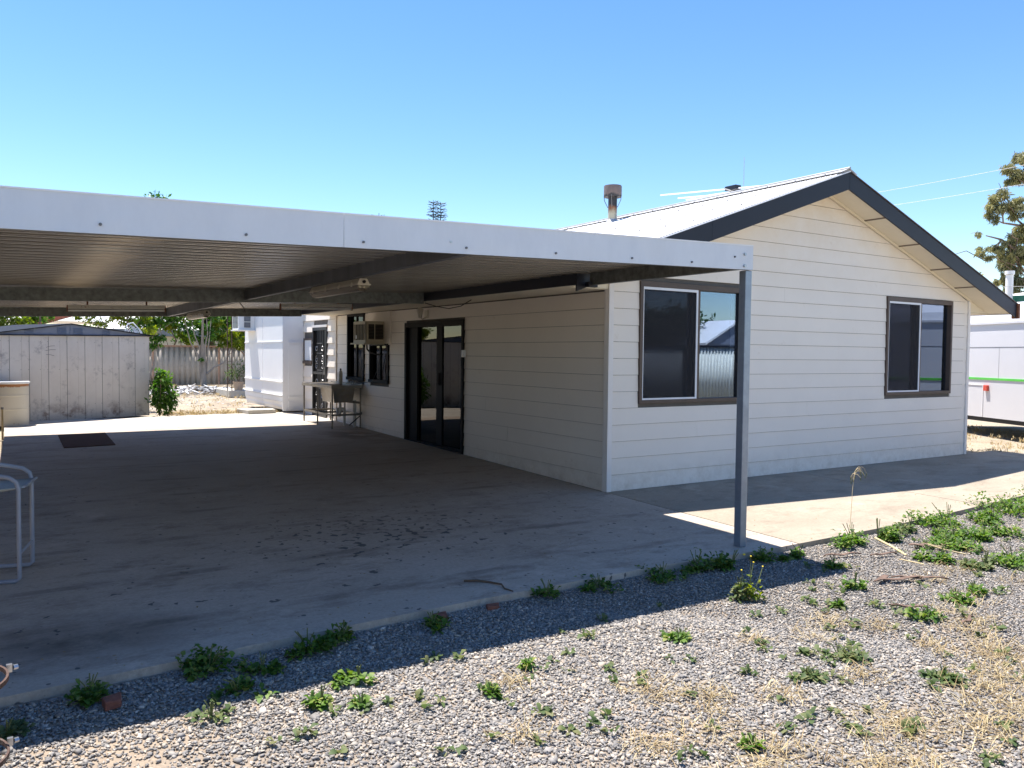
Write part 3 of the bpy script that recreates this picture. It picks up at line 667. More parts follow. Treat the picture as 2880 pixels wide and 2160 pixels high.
MB().box(-.64, -.53, -.46, -.40, 2.14, 2.19).build('bracket', 'charcoal', cp)
# posts
pst = MB().box(-.560, -.490, -2.355, -2.285, gz(-2.32), 2.152).build('post', 'galv_post', cp, bevel=.006)
for yy in (-2.32, 3.07, 8.19):
    MB().box(-5.80, -5.73, yy-.035, yy+.035, gz(yy)-.1, 2.03).build('post', 'galv_post', cp, bevel=.006)
MB().box(-5.80, -5.75, YF+.02, YB, 1.96, 2.085).build('side_beam', 'galv', cp)

# lamps under the carport
def fluoro(x0, x1, yc, zt, lab):
    dx = x1-x0; sl = .033
    r = E('fluorescent_lamp', ((x0+x1)/2, yc, zt-.08), lab, 'lamp', 'rusty batten lamps under the carport roof')
    q = lambda xa, xb, ya, yb, za, zb: MB().hexa([(xa, ya, zt+za+sl*(xa-x0)), (xb, ya, zt+za+sl*(xb-x0)), (xb, yb, zt+za+sl*(xb-x0)), (xa, yb, zt+za+sl*(xa-x0)), (xa, ya, zt+zb+sl*(xa-x0)), (xb, ya, zt+zb+sl*(xb-x0)), (xb, yb, zt+zb+sl*(xb-x0)), (xa, yb, zt+zb+sl*(xa-x0))])
    q(x0+.01, x1-.01, yc-.03, yc+.03, -.052, -.002).build('batten', 'lamp_white', r)
    [MB().box(x0+f*dx-.01, x0+f*dx+.01, yc-.01, yc+.01, zt+sl*f*dx-.004, zt+sl*f*dx+.062).build('hanger', 'rust', r) for f in (.2, .8)]; q(x0, x0+.012, yc-.032, yc+.032, -.10, -.002).build('end_cap', 'rust', r); q(x1-.012, x1, yc-.032, yc+.032, -.10, -.002).build('end_cap', 'rust', r)
    MB().tube([(x0+.012, yc, zt-.078), (x1-.012, yc, zt-.078+sl*dx)], .013, 10).build('tube', 'lamp_tube', r)
fluoro(-4.70, -3.44, 5.9, rz(-4.7)-.058, 'rusty batten fluorescent lamp under the carport ceiling, left of the centre beam')
fluoro(-1.98, -.86, 5.2, rz(-1.92)-.05, 'rusty batten fluorescent lamp under the carport ceiling, near the house wall')
def batten_lamp(xc, ya, yb, zt, lab):
    r = E('weatherproof_lamp', (xc, (ya+yb)/2, zt-.1), lab, 'lamp', 'enclosed weatherproof lamps under the centre beam')
    MB().hexa([(xc-.055, ya, zt-.045), (xc+.055, ya, zt-.045), (xc+.055, yb, zt-.045), (xc-.055, yb, zt-.045), (xc-.035, ya+.01, zt), (xc+.035, ya+.01, zt), (xc+.035, yb-.01, zt), (xc-.035, yb-.01, zt)]).build('housing', 'lamp_plastic', r, bevel=.006)
    MB().box(xc-.060, xc+.060, ya-.006, yb+.006, zt-.055, zt-.046).build('gasket_rim', 'lamp_plastic', r)
    pr = [(xc-.052, zt-.056), (xc-.046, zt-.085), (xc-.025, zt-.103), (xc+.025, zt-.103), (xc+.046, zt-.085), (xc+.052, zt-.056)]
    V = [(x, y, z) for y in (ya, ya+.03, yb-.03, yb) for (x, z) in pr]
    V = [(x, y, z if 0 < i//6 < 3 else zt-.056+(z-zt+.056)*.55) for i, (x, y, z) in enumerate(V)]
    F = [(i*6+k, i*6+k+1, (i+1)*6+k+1, (i+1)*6+k) for i in range(3) for k in range(5)]+[(0, 1, 4, 5), (1, 2, 3, 4), (18, 19, 22, 23), (19, 20, 21, 22)]
    MB().add(V, F).build('diffuser', 'glass_diffuser', r)
    for s in (-.02, .02): MB().tube([(xc+s, ya+.04, zt-.07), (xc+s, yb-.04, zt-.07)], .011, 8).build('tube', 'lamp_tube', r)
    for f in (.1, .35, .62, .9):
        for s in (-1, 1): MB().box(xc+s*.059, xc+s*.066, ya+(yb-ya)*f-.012, ya+(yb-ya)*f+.012, zt-.066, zt-.03).build('clip', 'lamp_plastic', r)
    MB().tube([(xc, ya-.012, zt-.028), (xc, ya, zt-.028)], .014, 10).build('cable_gland', 'frame_dark', r)
batten_lamp(-2.93, -.35, .88, 2.095, 'grime-stained enclosed weatherproof lamp hanging from the near half of the centre beam')
batten_lamp(-2.93, 5.6, 6.8, 2.06, 'enclosed weatherproof lamp at the far end of the centre beam, above the yard')
def cable(name, pts, r, mat, lab, cat='cable'):
    o = MB().tube(pts, r, 6).build(name, mat); o['label'] = lab; o['category'] = cat; return o
cable('hanging_cable', [(-.70, 3.0, 2.14), (-.6, 2.85, 2.09), (-.5, 2.7, 2.06), (-.4, 2.55, 2.09), (-.33, 2.4, 2.168)], .006, 'wire_black', 'short black cable sagging between the dark gutter and the eave')
cable('hanging_cable', [(-2.98, 3.6, 2.1), (-2.87, 3.75, 2.02), (-2.83, 3.85, 1.97)], .006, 'wire_black', 'loose black cable end dangling beside the centre beam')
# lantern beside the sliding door
lt = E('wall_lantern', (-.1, 4.3, 1.95), 'old cream coach lantern on the wall above the sliding door', 'lamp')
MB().box(-.03, -.012, 4.26, 4.36, 2.0, 2.12).build('bracket', 'lamp_plastic', lt)
MB().tube([(-.02, 4.31, 2.02), (-.09, 4.31, 1.98), (-.13, 4.31, 2.02)], .008, 6).build('arm', 'lamp_plastic', lt)
MB().lathe((-.13, 4.31, 2.0), [(.0, 0), (.025, .0), (.03, .02), (.055, .12), (.06, .125), (.03, .15), (.0, .165)], 8).build('shade', 'lamp_plastic', lt)

# ------------------------------------------------------------------ air conditioner over the small window
ac = E('air_conditioner', (-.18, 6.14, 1.62), 'old cream box air conditioner mounted in the wall beside the sink', 'air conditioner')
b = MB(); x0, x1, y0, y1, z0, z1 = -.36, .06, 5.87, 6.41, 1.63, 1.99
# casing as framed box: top, bottom, rim of both visible faces
b.box(x0, x1, y0, y1, z1-.015, z1).box(x0, x1, y0, y1, z0, z0+.02)
b.box(x0, x1, y1-.015, y1, z0+.02, z1-.015)
b.box(x0, x0+.05, y0, y0+.012, z0+.02, z1-.015).box(x1-.10, x1, y0, y0+.012, z0+.02, z1-.015).box(x0+.05, x1-.10, y0, y0+.012, z1-.05, z1-.015).box(x0+.05, x1-.10, y0, y0+.012, z0+.02, z0+.06)
b.box(x0, x0+.012, y0, y0+.03, z0+.02, z1-.015).box(x0, x0+.012, y1-.04, y1, z0+.02, z1-.015).box(x0, x0+.012, y0+.03, y1-.04, z1-.05, z1-.015).box(x0, x0+.012, y0+.03, y1-.04, z0+.02, z0+.05)
b.build('casing', 'ac_cream', ac)
MB().box(x0+.03, x1-.02, y0+.03, y1-.03, z0+.03, z1-.03).build('core', 'ac_dark', ac)
MB().box(-.20, -.19, y0, y0+.012, z0+.06, z1-.05).build('divider', 'ac_cream', ac)
for i in range(7):
    yy = y0+.05+i*.066; MB().box(x0+.002, x0+.012, yy-.004, yy+.004, z0+.05, z1-.05).build('louvre', 'ac_cream', ac)
for i in range(10):
    zz = z0+.075+i*.024; MB().box(x0+.06, x1-.11, y0+.008, y0+.018, zz-.002, zz+.002).build('louvre', 'ac_brown', ac)
MB().box(x0-.006, x0+.002, y1-.16, y1-.11, z0+.07, z0+.13).build('badge', 'plastic_white', ac)
MB().box(-.40, .0, 5.84, 6.44, 1.605, 1.628).build('shelf', 'ac_cream', ac)
MB().tube([(-.2, 6.2, 1.605), (-.2, 6.2, 1.53), (-.18, 6.1, 1.47), (-.12, 5.98, 1.44), (-.03, 5.9, 1.44)], .014, 8).build('drain_hose', 'black_rubber', ac)
cable('drain_tube', [(-.03, 6.0, 1.44), (-.04, 6.1, 1.2), (-.05, 6.3, .98), (-.12, 6.6, .93), (-.2, 6.9, .9)], .006, 'wire_black', 'thin pale tube running from the air conditioner down to the sink tap', 'tube')

# ------------------------------------------------------------------ sink bench
sk = E('sink_bench', (-.32, 7.55, gz(7.5)), 'weathered stainless laundry sink bench on steel legs against the wall', 'sink bench')
zt = .885; X0, X1, Y0, Y1 = -.62, -.04, 6.76, 8.36
b = MB(); b.box(X0, X1, 7.52, Y1, zt-.012, zt-.004); b.box(X0, X1, Y0, 6.86, zt-.012, zt-.004); b.box(X0, X0+.06, 6.86, 7.52, zt-.012, zt-.004); b.box(X1-.10, X1, 6.86, 7.52, zt-.012, zt-.004)
b.box(X0, X1, Y0, Y0+.02, zt-.05, zt+.006).box(X0, X0+.02, Y0+.02, Y1, zt-.05, zt+.006).box(X0+.02, X1, Y1-.02, Y1, zt-.05, zt+.006).box(X1-.02, X1, Y0+.02, Y1-.02, zt-.05, zt+.03)
b.build('bench_top', 'steel', sk, bevel=.003)
def taper(xa, xb, ya, yb, z0, z1, k):
    return [(xa+k, ya+k, z0), (xb-k, ya+k, z0), (xb-k, yb-k, z0), (xa+k, yb-k, z0), (xa, ya, z1), (xb, ya, z1), (xb, yb, z1), (xa, yb, z1)]
t1 = taper(X0+.06, X1-.10, 6.86, 7.52, .58, zt-.012, .04)
MB().add(t1, [(0, 3, 2, 1), (0, 1, 5, 4), (1, 2, 6, 5), (2, 3, 7, 6), (3, 0, 4, 7)]).build('tub', 'steel', sk).modifiers.new('thick', 'SOLIDIFY').thickness = .004
for (x, y) in ((-.59, 6.80), (-.59, 7.56), (-.59, 8.32), (-.07, 6.80), (-.07, 7.56), (-.07, 8.32)):
    MB().tube([(x, y, gz(y)), (x, y, zt-.05)], .015, 8).build('leg', 'steel_frame', sk)
for a, c in (((-.59, 7.56), (-.59, 8.32)), ((-.59, 6.8), (-.59, 7.56)), ((-.59, 6.8), (-.07, 6.8)), ((-.59, 7.56), (-.07, 7.56)), ((-.59, 8.32), (-.07, 8.32)), ((-.07, 6.8), (-.07, 8.32))):
    MB().bar((a[0], a[1], .37), (c[0], c[1], .37), .012, .035).build('rail', 'steel_frame', sk)
MB().tube([(-.37, 7.0, .58), (-.37, 7.0, .40), (-.37, 7.04, .34), (-.36, 7.14, .34), (-.35, 7.18, .40), (-.34, 7.22, .45), (-.22, 7.24, .45), (-.20, 7.24, .40), (-.20, 7.24, .14)], .024, 10).build('drain_pipe', 'pvc', sk)
MB().tube([(-.12, 6.95, .62), (-.12, 6.95, .13)], .030, 10).build('waste_pipe', 'pvc', sk)
MB().bar((-.3, 6.93, .60), (-.03, 6.93, .57), .03, .04).build('support_bracket', 'steel_frame', sk)
MB().tube([(-.04, 6.83, .4), (-.06, 6.8, .36), (-.16, 6.86, .25), (-.22, 6.95, .17)], .010, 6).build('hose', 'black_rubber', sk)
MB().tube([(-.09, 7.1, zt), (-.09, 7.1, zt+.07), (-.13, 7.1, zt+.10), (-.19, 7.1, zt+.09)], .010, 8).build('tap', 'scroll_metal', sk)
MB().tube([(-.09, 7.0, zt), (-.09, 7.0, zt+.06)], .014, 8).build('tap_handle', 'scroll_metal', sk)
MB().tube([(-.09, 7.2, zt), (-.09, 7.2, zt+.06)], .014, 8).build('tap_handle', 'scroll_metal', sk)
bt = E('plastic_bottle', (-.14, 7.60, zt-.004), 'tall pale plastic bottle with dark cap standing on the sink bench', 'bottle')
MB().lathe((-.14, 7.60, zt-.004), [(0, 0), (.036, 0), (.038, .02), (.038, .20), (.030, .235), (.014, .25), (.014, .262)], 16).build('body', 'bottle_plastic', bt)
MB().lathe((-.14, 7.60, zt-.004), [(.016, .262), (.016, .285), (0, .287)], 12).build('cap', 'black_rubber', bt)

# ------------------------------------------------------------------ mat, drain, stick, bits on the slab
o = MB().hexa([(-4.75, 5.90, gz(5.9)+.001), (-4.10, 5.98, gz(5.98)+.001), (-4.07, 7.56, gz(7.56)+.001), (-4.73, 7.48, gz(7.48)+.001), (-4.75, 5.90, gz(5.9)+.012), (-4.10, 5.98, gz(5.98)+.012), (-4.07, 7.56, gz(7.56)+.012), (-4.73, 7.48, gz(7.48)+.012)]).build('door_mat', 'drain_iron'); o['label'] = 'flat dark brown rectangular mat lying on the far end of the slab'; o['category'] = 'mat'
pts = [(-2.93, -2.10, .006), (-2.86, -2.15, .012), (-2.80, -2.21, .008), (-2.76, -2.30, .012), (-2.78, -2.37, .006), (-2.76, -2.44, .004)]
cable('dry_twig', [(x, y, gz(y)+z) for x, y, z in pts], [.007, .008, .007, .006, .005, .004], 'stick_wood', 'thin crooked brown twig lying on the front edge of the slab', 'twig')

# ------------------------------------------------------------------ stool at the left edge
st = E('bar_stool', (-5.65, -.55, 0), 'blue grey tubular bar stool with sling seat at the left edge', 'stool')
ux = Vector((-.975, .222, 0)); uy = Vector((.222, .975, 0))
def P(o, s, z): return Vector((o[0], o[1], 0))+ux*s+Vector((0, 0, z))
for o in ((-5.425, -.775), (-5.34, -.385)):
    g0 = gz(o[1])
    pts = [P(o, .46, g0+.014), P(o, .02, g0+.014), P(o, .0, g0+.03), P(o, 0, g0+.60), P(o, .012, g0+.645), P(o, .05, g0+.675), P(o, .12, g0+.692), P(o, .26, g0+.72), P(o, .42, g0+.735), P(o, .47, g0+.80), P(o, .50, g0+1.0)]
    MB().tube(pts, .0135, 10).build('side_frame', 'stool_paint', st)
    MB().tube([P(o, .46, g0+.014), P(o, .46, g0+.74)], .0115, 10).build('leg', 'stool_paint', st)
a, c = (-5.425, -.775), (-5.34, -.385)
MB().tube([P(a, 0, .17), P(c, 0, .17)], .009, 8).build('stretcher', 'stool_paint', st); MB().tube([P(a, .46, .17), P(c, .46, .17)], .009, 8).build('stretcher', 'stool_paint', st)
V = []; 
for i in range(9):
    tt = i/8; w = tt*.46-.03
    for j in range(7):
        s = j/6; sag = -.035*math.sin(math.pi*s)*math.sin(math.pi*min(1, tt*1.1+.08)); pa = P(a, w, .60-.03*tt); pc = P(c, w, .60-.03*tt); q = pa.lerp(pc, s); V.append((q.x, q.y, q.z+sag))
F = [(i*7+j, i*7+j+1, (i+1)*7+j+1, (i+1)*7+j) for i in range(8) for j in range(6)]
o = npmesh('seat', V, F, None, 'stool_seat', st, True); o.modifiers.new('thick', 'SOLIDIFY').thickness = .006
MB().tube([P(a, -.03, .60), P(c, -.03, .60)], .008, 8).build('seat_rail', 'stool_paint', st)
V = [tuple(P(q, .475+.03*k, .76+.24*k)) for k in (0, 1) for q in (a, c)]
npmesh('backrest', V, [(0, 1, 3, 2)], None, 'stool_seat', st).modifiers.new('thick', 'SOLIDIFY').thickness = .006

# ------------------------------------------------------------------ rusty pot stand at the lower left edge
C = Vector((-5.658, -4.60, 0)); R = .13
ps = E('pot_stand', (C.x, C.y, gz(-4.6)), 'rusty hooped metal pot stand with bright clamps at the lower left edge', 'plant stand')
for zc, nm in ((.73, 'ring'), (.555, 'ring')):
    pts = [C+Vector((R*math.cos(a), R*math.sin(a), zc)) for a in np.linspace(0, 2*math.pi, 40)]
    b = MB()
    for p_, q_ in zip(pts[:-1], pts[1:]): b.bar(p_, q_, .005, .011)
    b.build(nm, 'rust_paint', ps)
    ang = .35
    px = C+Vector((math.cos(ang)*(R+.012), math.sin(ang)*(R+.012), zc)); MB().box(px.x-.006, px.x+.006, px.y-.005, px.y+.005, px.z-.009, px.z+.009).build('clamp', 'bolt_metal', ps)
    MB().tube([px+Vector((.008, 0, 0)), px+Vector((.017, .003, 0))], .006, 6).build('bolt', 'bolt_metal', ps)
for a in (2.6, 3.9, 1.9): MB().tube([C+Vector((R*math.cos(a), R*math.sin(a), gz(-4.6)-.04)), C+Vector((R*math.cos(a), R*math.sin(a), .74))], .007, 6).build('leg', 'rust_paint', ps)

# ------------------------------------------------------------------ shed
ga, gb = np.array((-5.62, 9.665)), np.array((-2.94, 10.75)); L = float(np.hypot(*(gb-ga))); ang = math.atan2(gb[1]-ga[1], gb[0]-ga[0])
SX = Matrix.Translation((ga[0], ga[1], 0)) @ Matrix.Rotation(ang, 4, 'Z')
shed = E('garden_shed', tuple(SX @ Vector((L/2, 1.1, .19))), 'low grey ribbed metal garden shed with blue grey gable roof', 'shed')
g0, g1 = .17, 1.705
ribs = [.0]; step = [.20, .125]; k = 0
while ribs[-1]+.12 < L: ribs.append(ribs[-1]+step[k % 2]); k += 1
ribs = [r for r in ribs if r < L-.05]+[L]
for i, (xa, xb) in enumerate(zip(ribs[:-1], ribs[1:])):
    d0 = .0 if i % 2 == 0 else .007
    zb = g0+(g1-g0)*0-.0
    b = MB(); xa += .0025; xb -= .0025; b.hexa([(xa+.0, d0, zb), (xb-.0, d0, zb), (xb, d0+.008, zb), (xa, d0+.008, zb), (xa, d0, g1+.018*xa), (xb, d0, g1+.018*xb), (xb, d0+.008, g1+.018*xb), (xa, d0+.008, g1+.018*xa)])
    b.build('wall_sheet', 'shed_sheet', shed, SX)
MB().box(0, L, .022, .035, g0, g1).build('wall_frame', 'galv_dark', shed, SX)
MB().box(L-.012, L, .0, 2.2, g0, g1+.03).build('side_wall', 'shed_sheet', shed, SX)
MB().box(0, .012, .036, 2.2, g0, g1).build('side_wall', 'shed_sheet', shed, SX); MB().box(0, L, 2.19, 2.2, g0, g1).build('back_wall', 'shed_sheet', shed, SX)
AX = 1.36
MB().prism([(-.05, -.012, g1+.004), (L+.04, -.012, g1+.05), (AX, -.012, 1.925)], (0, .015, 0)).build('gable', 'shed_gable', shed, SX)
MB().bar((-.06, -.02, g1-.002), (L+.05, -.02, g1+.045), .02, .018).build('gutter_trim', 'charcoal', shed, SX)
MB().box(AX-.01, AX+.01, -.018, -.012, g1+.03, 1.91).build('joint_strip', 'shed_gable', shed, SX)
for cx, n_, w in ((AX-.16, 4, .16), (AX+.13, 4, .17), (AX-.72, 2, .14), (AX+.66, 3, .15)):
    for j in range(n_):
        zz = g1+.05+j*.03 if n_ > 2 else g1+.05+j*.035
        MB().hexa([(cx-w/2, -.026, zz), (cx+w/2, -.026, zz), (cx+w/2, -.013, zz), (cx-w/2, -.013, zz), (cx-w/2, -.015, zz+.016), (cx+w/2, -.015, zz+.016), (cx+w/2, -.013, zz+.016), (cx-w/2, -.013, zz+.016)]).build('vent_louvre', 'shed_gable', shed, SX)
for s in (-1, 1):
    xe = -.09 if s < 0 else L+.07; ze = g1+.0 if s < 0 else g1+.045
    MB().hexa([(AX, -.05, 1.93), (xe, -.05, ze), (xe, 2.25, ze), (AX, 2.25, 1.93), (AX, -.05, 1.945), (xe, -.05, ze+.015), (xe, 2.25, ze+.015), (AX, 2.25, 1.945)]).build('roof', 'shed_roof', shed, SX)
for xx in ribs[1:-1]:
    for zz in (.45, 1.1, 1.6): MB().box(xx-.022, xx-.014, -.006, 0, zz, zz+.008).build('screw', 'screw_metal', shed, SX)
# scribble on the shed wall
for (za, zb_, xa, xb) in ((1.50, 1.53, .93, 1.08), (1.44, 1.46, .92, 1.10), (1.37, 1.35, .93, 1.07)):
    MB().tube([(xa, -.002, za), ((xa+xb)/2, -.002, (za+zb_)/2+.01), (xb, -.002, zb_)], .003, 4).build('scratch', 'screw_metal', shed, SX)
# drum
dr = E('steel_drum', (-5.33, 9.42, .175), 'cream painted steel drum with rusty rim in front of the shed', 'drum')
MB().lathe((-5.33, 9.42, .175), [(0, 0), (.285, 0), (.287, .01), (.283, .02), (.283, .05), (.283, .25), (.283, .27), (.288, .28), (.283, .29), (.283, .31), (.283, .48), (.283, .5), (.288, .51), (.283, .52), (.283, .54), (.283, .69), (.283, .70)], 40).build('body', 'drum_paint', dr)
MB().lathe((-5.33, 9.42, .175), [(.283, .70), (.302, .705), (.305, .73), (.298, .742), (0, .738)], 40).build('lid', 'lamp_tube', dr)
# stake / standpipe
sp = E('garden_standpipe', (-5.45, 7.62, gz(7.6)), 'short yellow green standpipe at the left slab edge', 'standpipe')
MB().tube([(-5.45, 7.62, gz(7.6)-.05), (-5.45, 7.62, .56)], .014, 8).build('pipe', 'straw_stalk', sp)
MB().tube([(-5.45, 7.62, .56), (-5.45, 7.62, .59)], .02, 8).build('cap', 'scroll_metal', sp)
MB().tube([(-5.47, 7.62, .80), (-5.56, 7.62, .80)], .016, 8)
# white slatted chair behind the shed
ch = E('plastic_chair', (-3.02, 12.5, .19), 'white slatted plastic chair back showing above the shed roof', 'chair')
for i in range(6):
    a = i/5; pts = [(-3.16+.03*i, 12.5, 1.70), (-3.15+.035*i, 12.5, 1.86+.05*(1-a)), (-3.08+.05*i, 12.5, 1.98+.05*(1-a)-.02*i), (-2.96+.035*i, 12.5, 1.86-.03*i), (-2.82+.012*i, 12.5, 1.66-.01*i)]
    MB().tube(pts[:4+(i < 9)], .008, 6).build('slat', 'frame_white', ch)
MB().tube([(-3.17, 12.5, 1.6), (-3.16, 12.5, 1.85), (-3.10, 12.5, 2.03), (-3.0, 12.5, 2.06), (-2.86, 12.5, 1.9), (-2.76, 12.5, 1.6)], .012, 8).build('back_rim', 'frame_white', ch)
MB().box(-3.18, -2.74, 12.3, 12.75, 1.45, 1.5).build('seat', 'frame_white', ch)
for x in (-3.15, -2.78):
    for y in (12.34, 12.7): MB().tube([(x, y, .19), (x, y, 1.45)], .015, 6).build('leg', 'frame_white', ch)

# ------------------------------------------------------------------ white annexe behind
an = E('white_annexe', (1.0, 11.6, .19), 'white painted sheet clad annexe with rounded base beyond the carport', 'annexe')
ax0, ax1, ay0, ay1, az = -.46, 2.6, 10.12, 13.12, 2.55
b = MB(); b.box(ax0+.02, ax1, ay0, ay1, .30, az)
b.build('wall', 'white_wall', an)
# outer cladding on left side: sheets with cover battens
for ya, yb in ((10.13, 11.60), (11.62, 13.12)):
    for za, zb_ in ((.42, .52), (.54, 1.66), (1.68, 2.52)):
        MB().box(ax0, ax0+.02, ya, yb, za, zb_-.006).build('cladding_sheet', 'white_wall', an)
    MB().hexa([(ax0+.05, ya, .24), (ax0+.05, yb, .24), (ax0+.2, yb, .24), (ax0+.2, ya, .24), (ax0, ya, .415), (ax0, yb, .415), (ax0+.2, yb, .415), (ax0+.2, ya, .415)]).build('skirt', 'white_wall', an)
MB().box(ax0-.022, ax0, 10.13, 13.12, .53, .553).build('cover_strip', 'white_wall', an)
MB().box(ax0-.022, ax0, 10.13, 13.12, .82, .84).build('cover_strip', 'white_wall', an)
MB().box(ax0-.015, ax0, 10.13, 13.12, 1.66, 1.685).build('cover_strip', 'white_wall', an)
# front face details
MB().box(ax0, -.02, 10.10, 10.12, .22, az).build('front_sheet', 'white_wall', an)
MB().box(-.34, -.04, 10.088, 10.10, .55, 1.62).build('raised_panel', 'white_wall', an)
MB().box(-.34, -.04, 10.080, 10.10, 1.64, 1.68).build('cover_strip', 'white_wall', an); MB().box(-.34, -.04, 10.080, 10.10, .49, .53).build('cover_strip', 'white_wall', an)
MB().box(-.34, -.24, 10.085, 10.10, .27, .42).build('vent_cover', 'white_wall', an)
MB().box(ax0-.06, ax1, ay0-.05, ay1+.05, az, az+.06).build('roof', 'white_wall', an)
ac2 = E('air_conditioner', (-.63, 12.5, 1.95), 'white window air conditioner with louvred end high on the white annexe', 'air conditioner')
x0, x1, y0, y1, z0, z1 = -.83, -.462, 12.25, 12.80, 1.96, 2.36
b = MB().box(x0+.012, x1, y0+.012, y1, z0, z1).box(x0, x0+.012, y0, y0+.05, z0, z1).box(x0, x0+.012, y1-.05, y1, z0, z1).box(x0, x0+.012, y0+.05, y1-.05, z0, z0+.03).box(x0, x0+.012, y0+.05, y1-.05, z1-.03, z1)
b.box(x0+.012, x1, y0, y0+.012, z0, z0+.03).build('casing', 'plastic_white', ac2)
for i in range(12):
    zz = z0+.05+i*.028; MB().box(x0-.002, x0+.010, y0+.05, y1-.05, zz, zz+.007).build('louvre', 'ac_dark', ac2)
for za in (z0+.05, z0+.19):
    MB().box(x0+.13, x0+.27, y0-.002, y0+.014, za, za+.12).build('side_vent', 'galv_dark', ac2)
MB().box(-.86, -.462, 12.2, 12.84, 1.935, 1.958).build('shelf', 'plastic_white', ac2)
cb = MB().hexa([(-1.20, 9.98, .17), (-.62, 10.05, .17), (-.60, 10.45, .17), (-1.30, 10.50, .17), (-1.20, 9.98, .27), (-.62, 10.05, .27), (-.60, 10.45, .27), (-1.30, 10.50, .27)]).build('concrete_step', 'concrete_block', bevel=.01); cb['label'] = 'low flat concrete step beside the white annexe corner'; cb['category'] = 'step'
pl = E('verandah_post', (.15, 17.2, .19), 'rusty lattice steel verandah post beyond the white annexe', 'post')
for dx in (-.06, .06): MB().box(.15+dx-.012, .15+dx+.012, 17.19, 17.21, .19, 3.0).build('upright', 'rust_paint', pl)
for i in range(14): MB().bar((.10, 17.2, .4+i*.19), (.20, 17.2, .4+i*.19+(.06 if i % 2 else 0)), .01, .012).build('rung', 'rust_paint', pl)
MB().box(.1, .2, 17.1, 17.3, .19, .21).build('base_plate', 'rust', pl)
kb = MB().box(.08, 2.4, 17.0, 18.6, .15, .33).build('raised_paving', 'concrete_block'); kb['kind'] = 'structure'
MB().box(.1, 3.0, 17.1, 18.8, 2.98, 3.05).build('beam', 'charcoal', pl)
pt = E('pot_plant', (.42, 17.3, .33), 'straggly shrub in a terracotta pot beside the rusty post', 'pot plant')
MB().lathe((.42, 17.3, .33), [(0, 0), (.11, 0), (.15, .2), (.165, .25), (.15, .25), (.14, .21), (0, .21)], 20).build('pot', 'terracotta', pt)

# ------------------------------------------------------------------ foliage
def leaves(centers, spreads, n, size, asp=.45, droop=0., up=.3, clump=None):
    centers = np.array(centers, float); spreads = np.array(spreads, float)
    if spreads.ndim == 1: spreads = np.repeat(spreads[:, None], 3, 1)
    w = spreads.prod(1)**(2/3); idx = rng.choice(len(centers), n, p=w/w.sum())
    d = rng.normal(size=(n, 3)); d /= np.linalg.norm(d, axis=1)[:, None]; r = rng.random(n)**.45
    p = centers[idx]+d*r[:, None]*spreads[idx]
    ax = rng.normal(size=(n, 3)); ax[:, 2] -= droop*2; ax /= np.linalg.norm(ax, axis=1)[:, None]
    nr = rng.normal(size=(n, 3)); nr[:, 2] += up*3; sd = np.cross(ax, nr); sd /= np.linalg.norm(sd, axis=1)[:, None]
    s = size*(.6+.8*rng.random(n))[:, None]
    V = np.stack([p, p+ax*s*.5+sd*s*asp*.5, p+ax*s, p+ax*s*.5-sd*s*asp*.5], 1).reshape(-1, 3)
    F = np.arange(4*n).reshape(n, 4); base = rng.random(len(centers)); rnd = np.clip(.55*rng.random(n)+.45*base[idx], 0, 1)
    return V, F, rnd
def branch_pts(a, b, wob=.08, n=6):
    a = np.array(a, float); b = np.array(b, float); L_ = np.linalg.norm(b-a); ps = [a+(b-a)*i/(n-1)+(rng.normal(size=3)*wob*L_*.5 if 0 < i < n-1 else 0) for i in range(n)]; return [tuple(q) for q in ps]
def tree(name, label, base, trunks, crown, n, size, mat, bark='bark', cat='tree', asp=.45, droop=0., group=None, r0=.08):
    t_ = E(name, base, label, cat, group)
    for i, tr in enumerate(trunks):
        k = len(tr); rs = [r0*(1-.75*j/(k-1))*(1 if i == 0 else .38) for j in range(k)]
        MB().tube(tr, rs, 7).build('trunk' if i == 0 else 'limb', bark, t_)
    c, s = zip(*crown); V, F, rn = leaves(c, s, n, size, asp, droop)
    npmesh('crown', V, F, rn, mat, t_); return t_
def ell(c, r, n, sub):
    """cluster centres spread over an ellipsoid"""
    out = []
    for _ in range(n):
        d = rng.normal(size=3); d /= np.linalg.norm(d); q = np.array(c)+d*np.array(r)*rng.random()**.4
        out.append((tuple(q), sub*(.6+.8*rng.random())))
    return out
V, F, rn = leaves([(.42, 17.3, .95), (.2, 17.2, .8), (.65, 17.3, .85)], [.3, .2, .22], 420, .09, .3); npmesh('foliage', V, F, rn, 'leaf_weed_pale', pt)
for k in range(7):
    a = rng.random()*6.28; MB().tube([(.42, 17.3, .55), (.42+.15*math.cos(a), 17.3+.1*math.sin(a), .9), (.42+.3*math.cos(a), 17.3+.2*math.sin(a), 1.1)], .006, 4).build('stem', 'bark', pt)
# bush at the shed corner
bs = E('leafy_bush', (-2.80, 10.45, .19), 'bright green leafy bush growing against the right shed corner', 'bush')
for k in range(9):
    a = rng.random()*6.28; MB().tube([(-2.8, 10.45, .17), (-2.8+.08*math.cos(a), 10.45+.08*math.sin(a), .5), (-2.8+.2*math.cos(a), 10.45+.2*math.sin(a), .85+.2*rng.random())], .008, 4).build('stem', 'bark', bs)
V, F, rn = leaves([(-2.83, 10.4, .75), (-2.72, 10.4, .9), (-2.86, 10.45, .5), (-2.66, 10.35, .62), (-2.78, 10.45, 1.02), (-2.7, 10.4, .38), (-2.6, 10.3, .5)], [.17, .16, .17, .16, .10, .18, .12], 1500, .085, .42, .25, .5); npmesh('foliage', V, F, rn, 'leaf_shrub', bs)
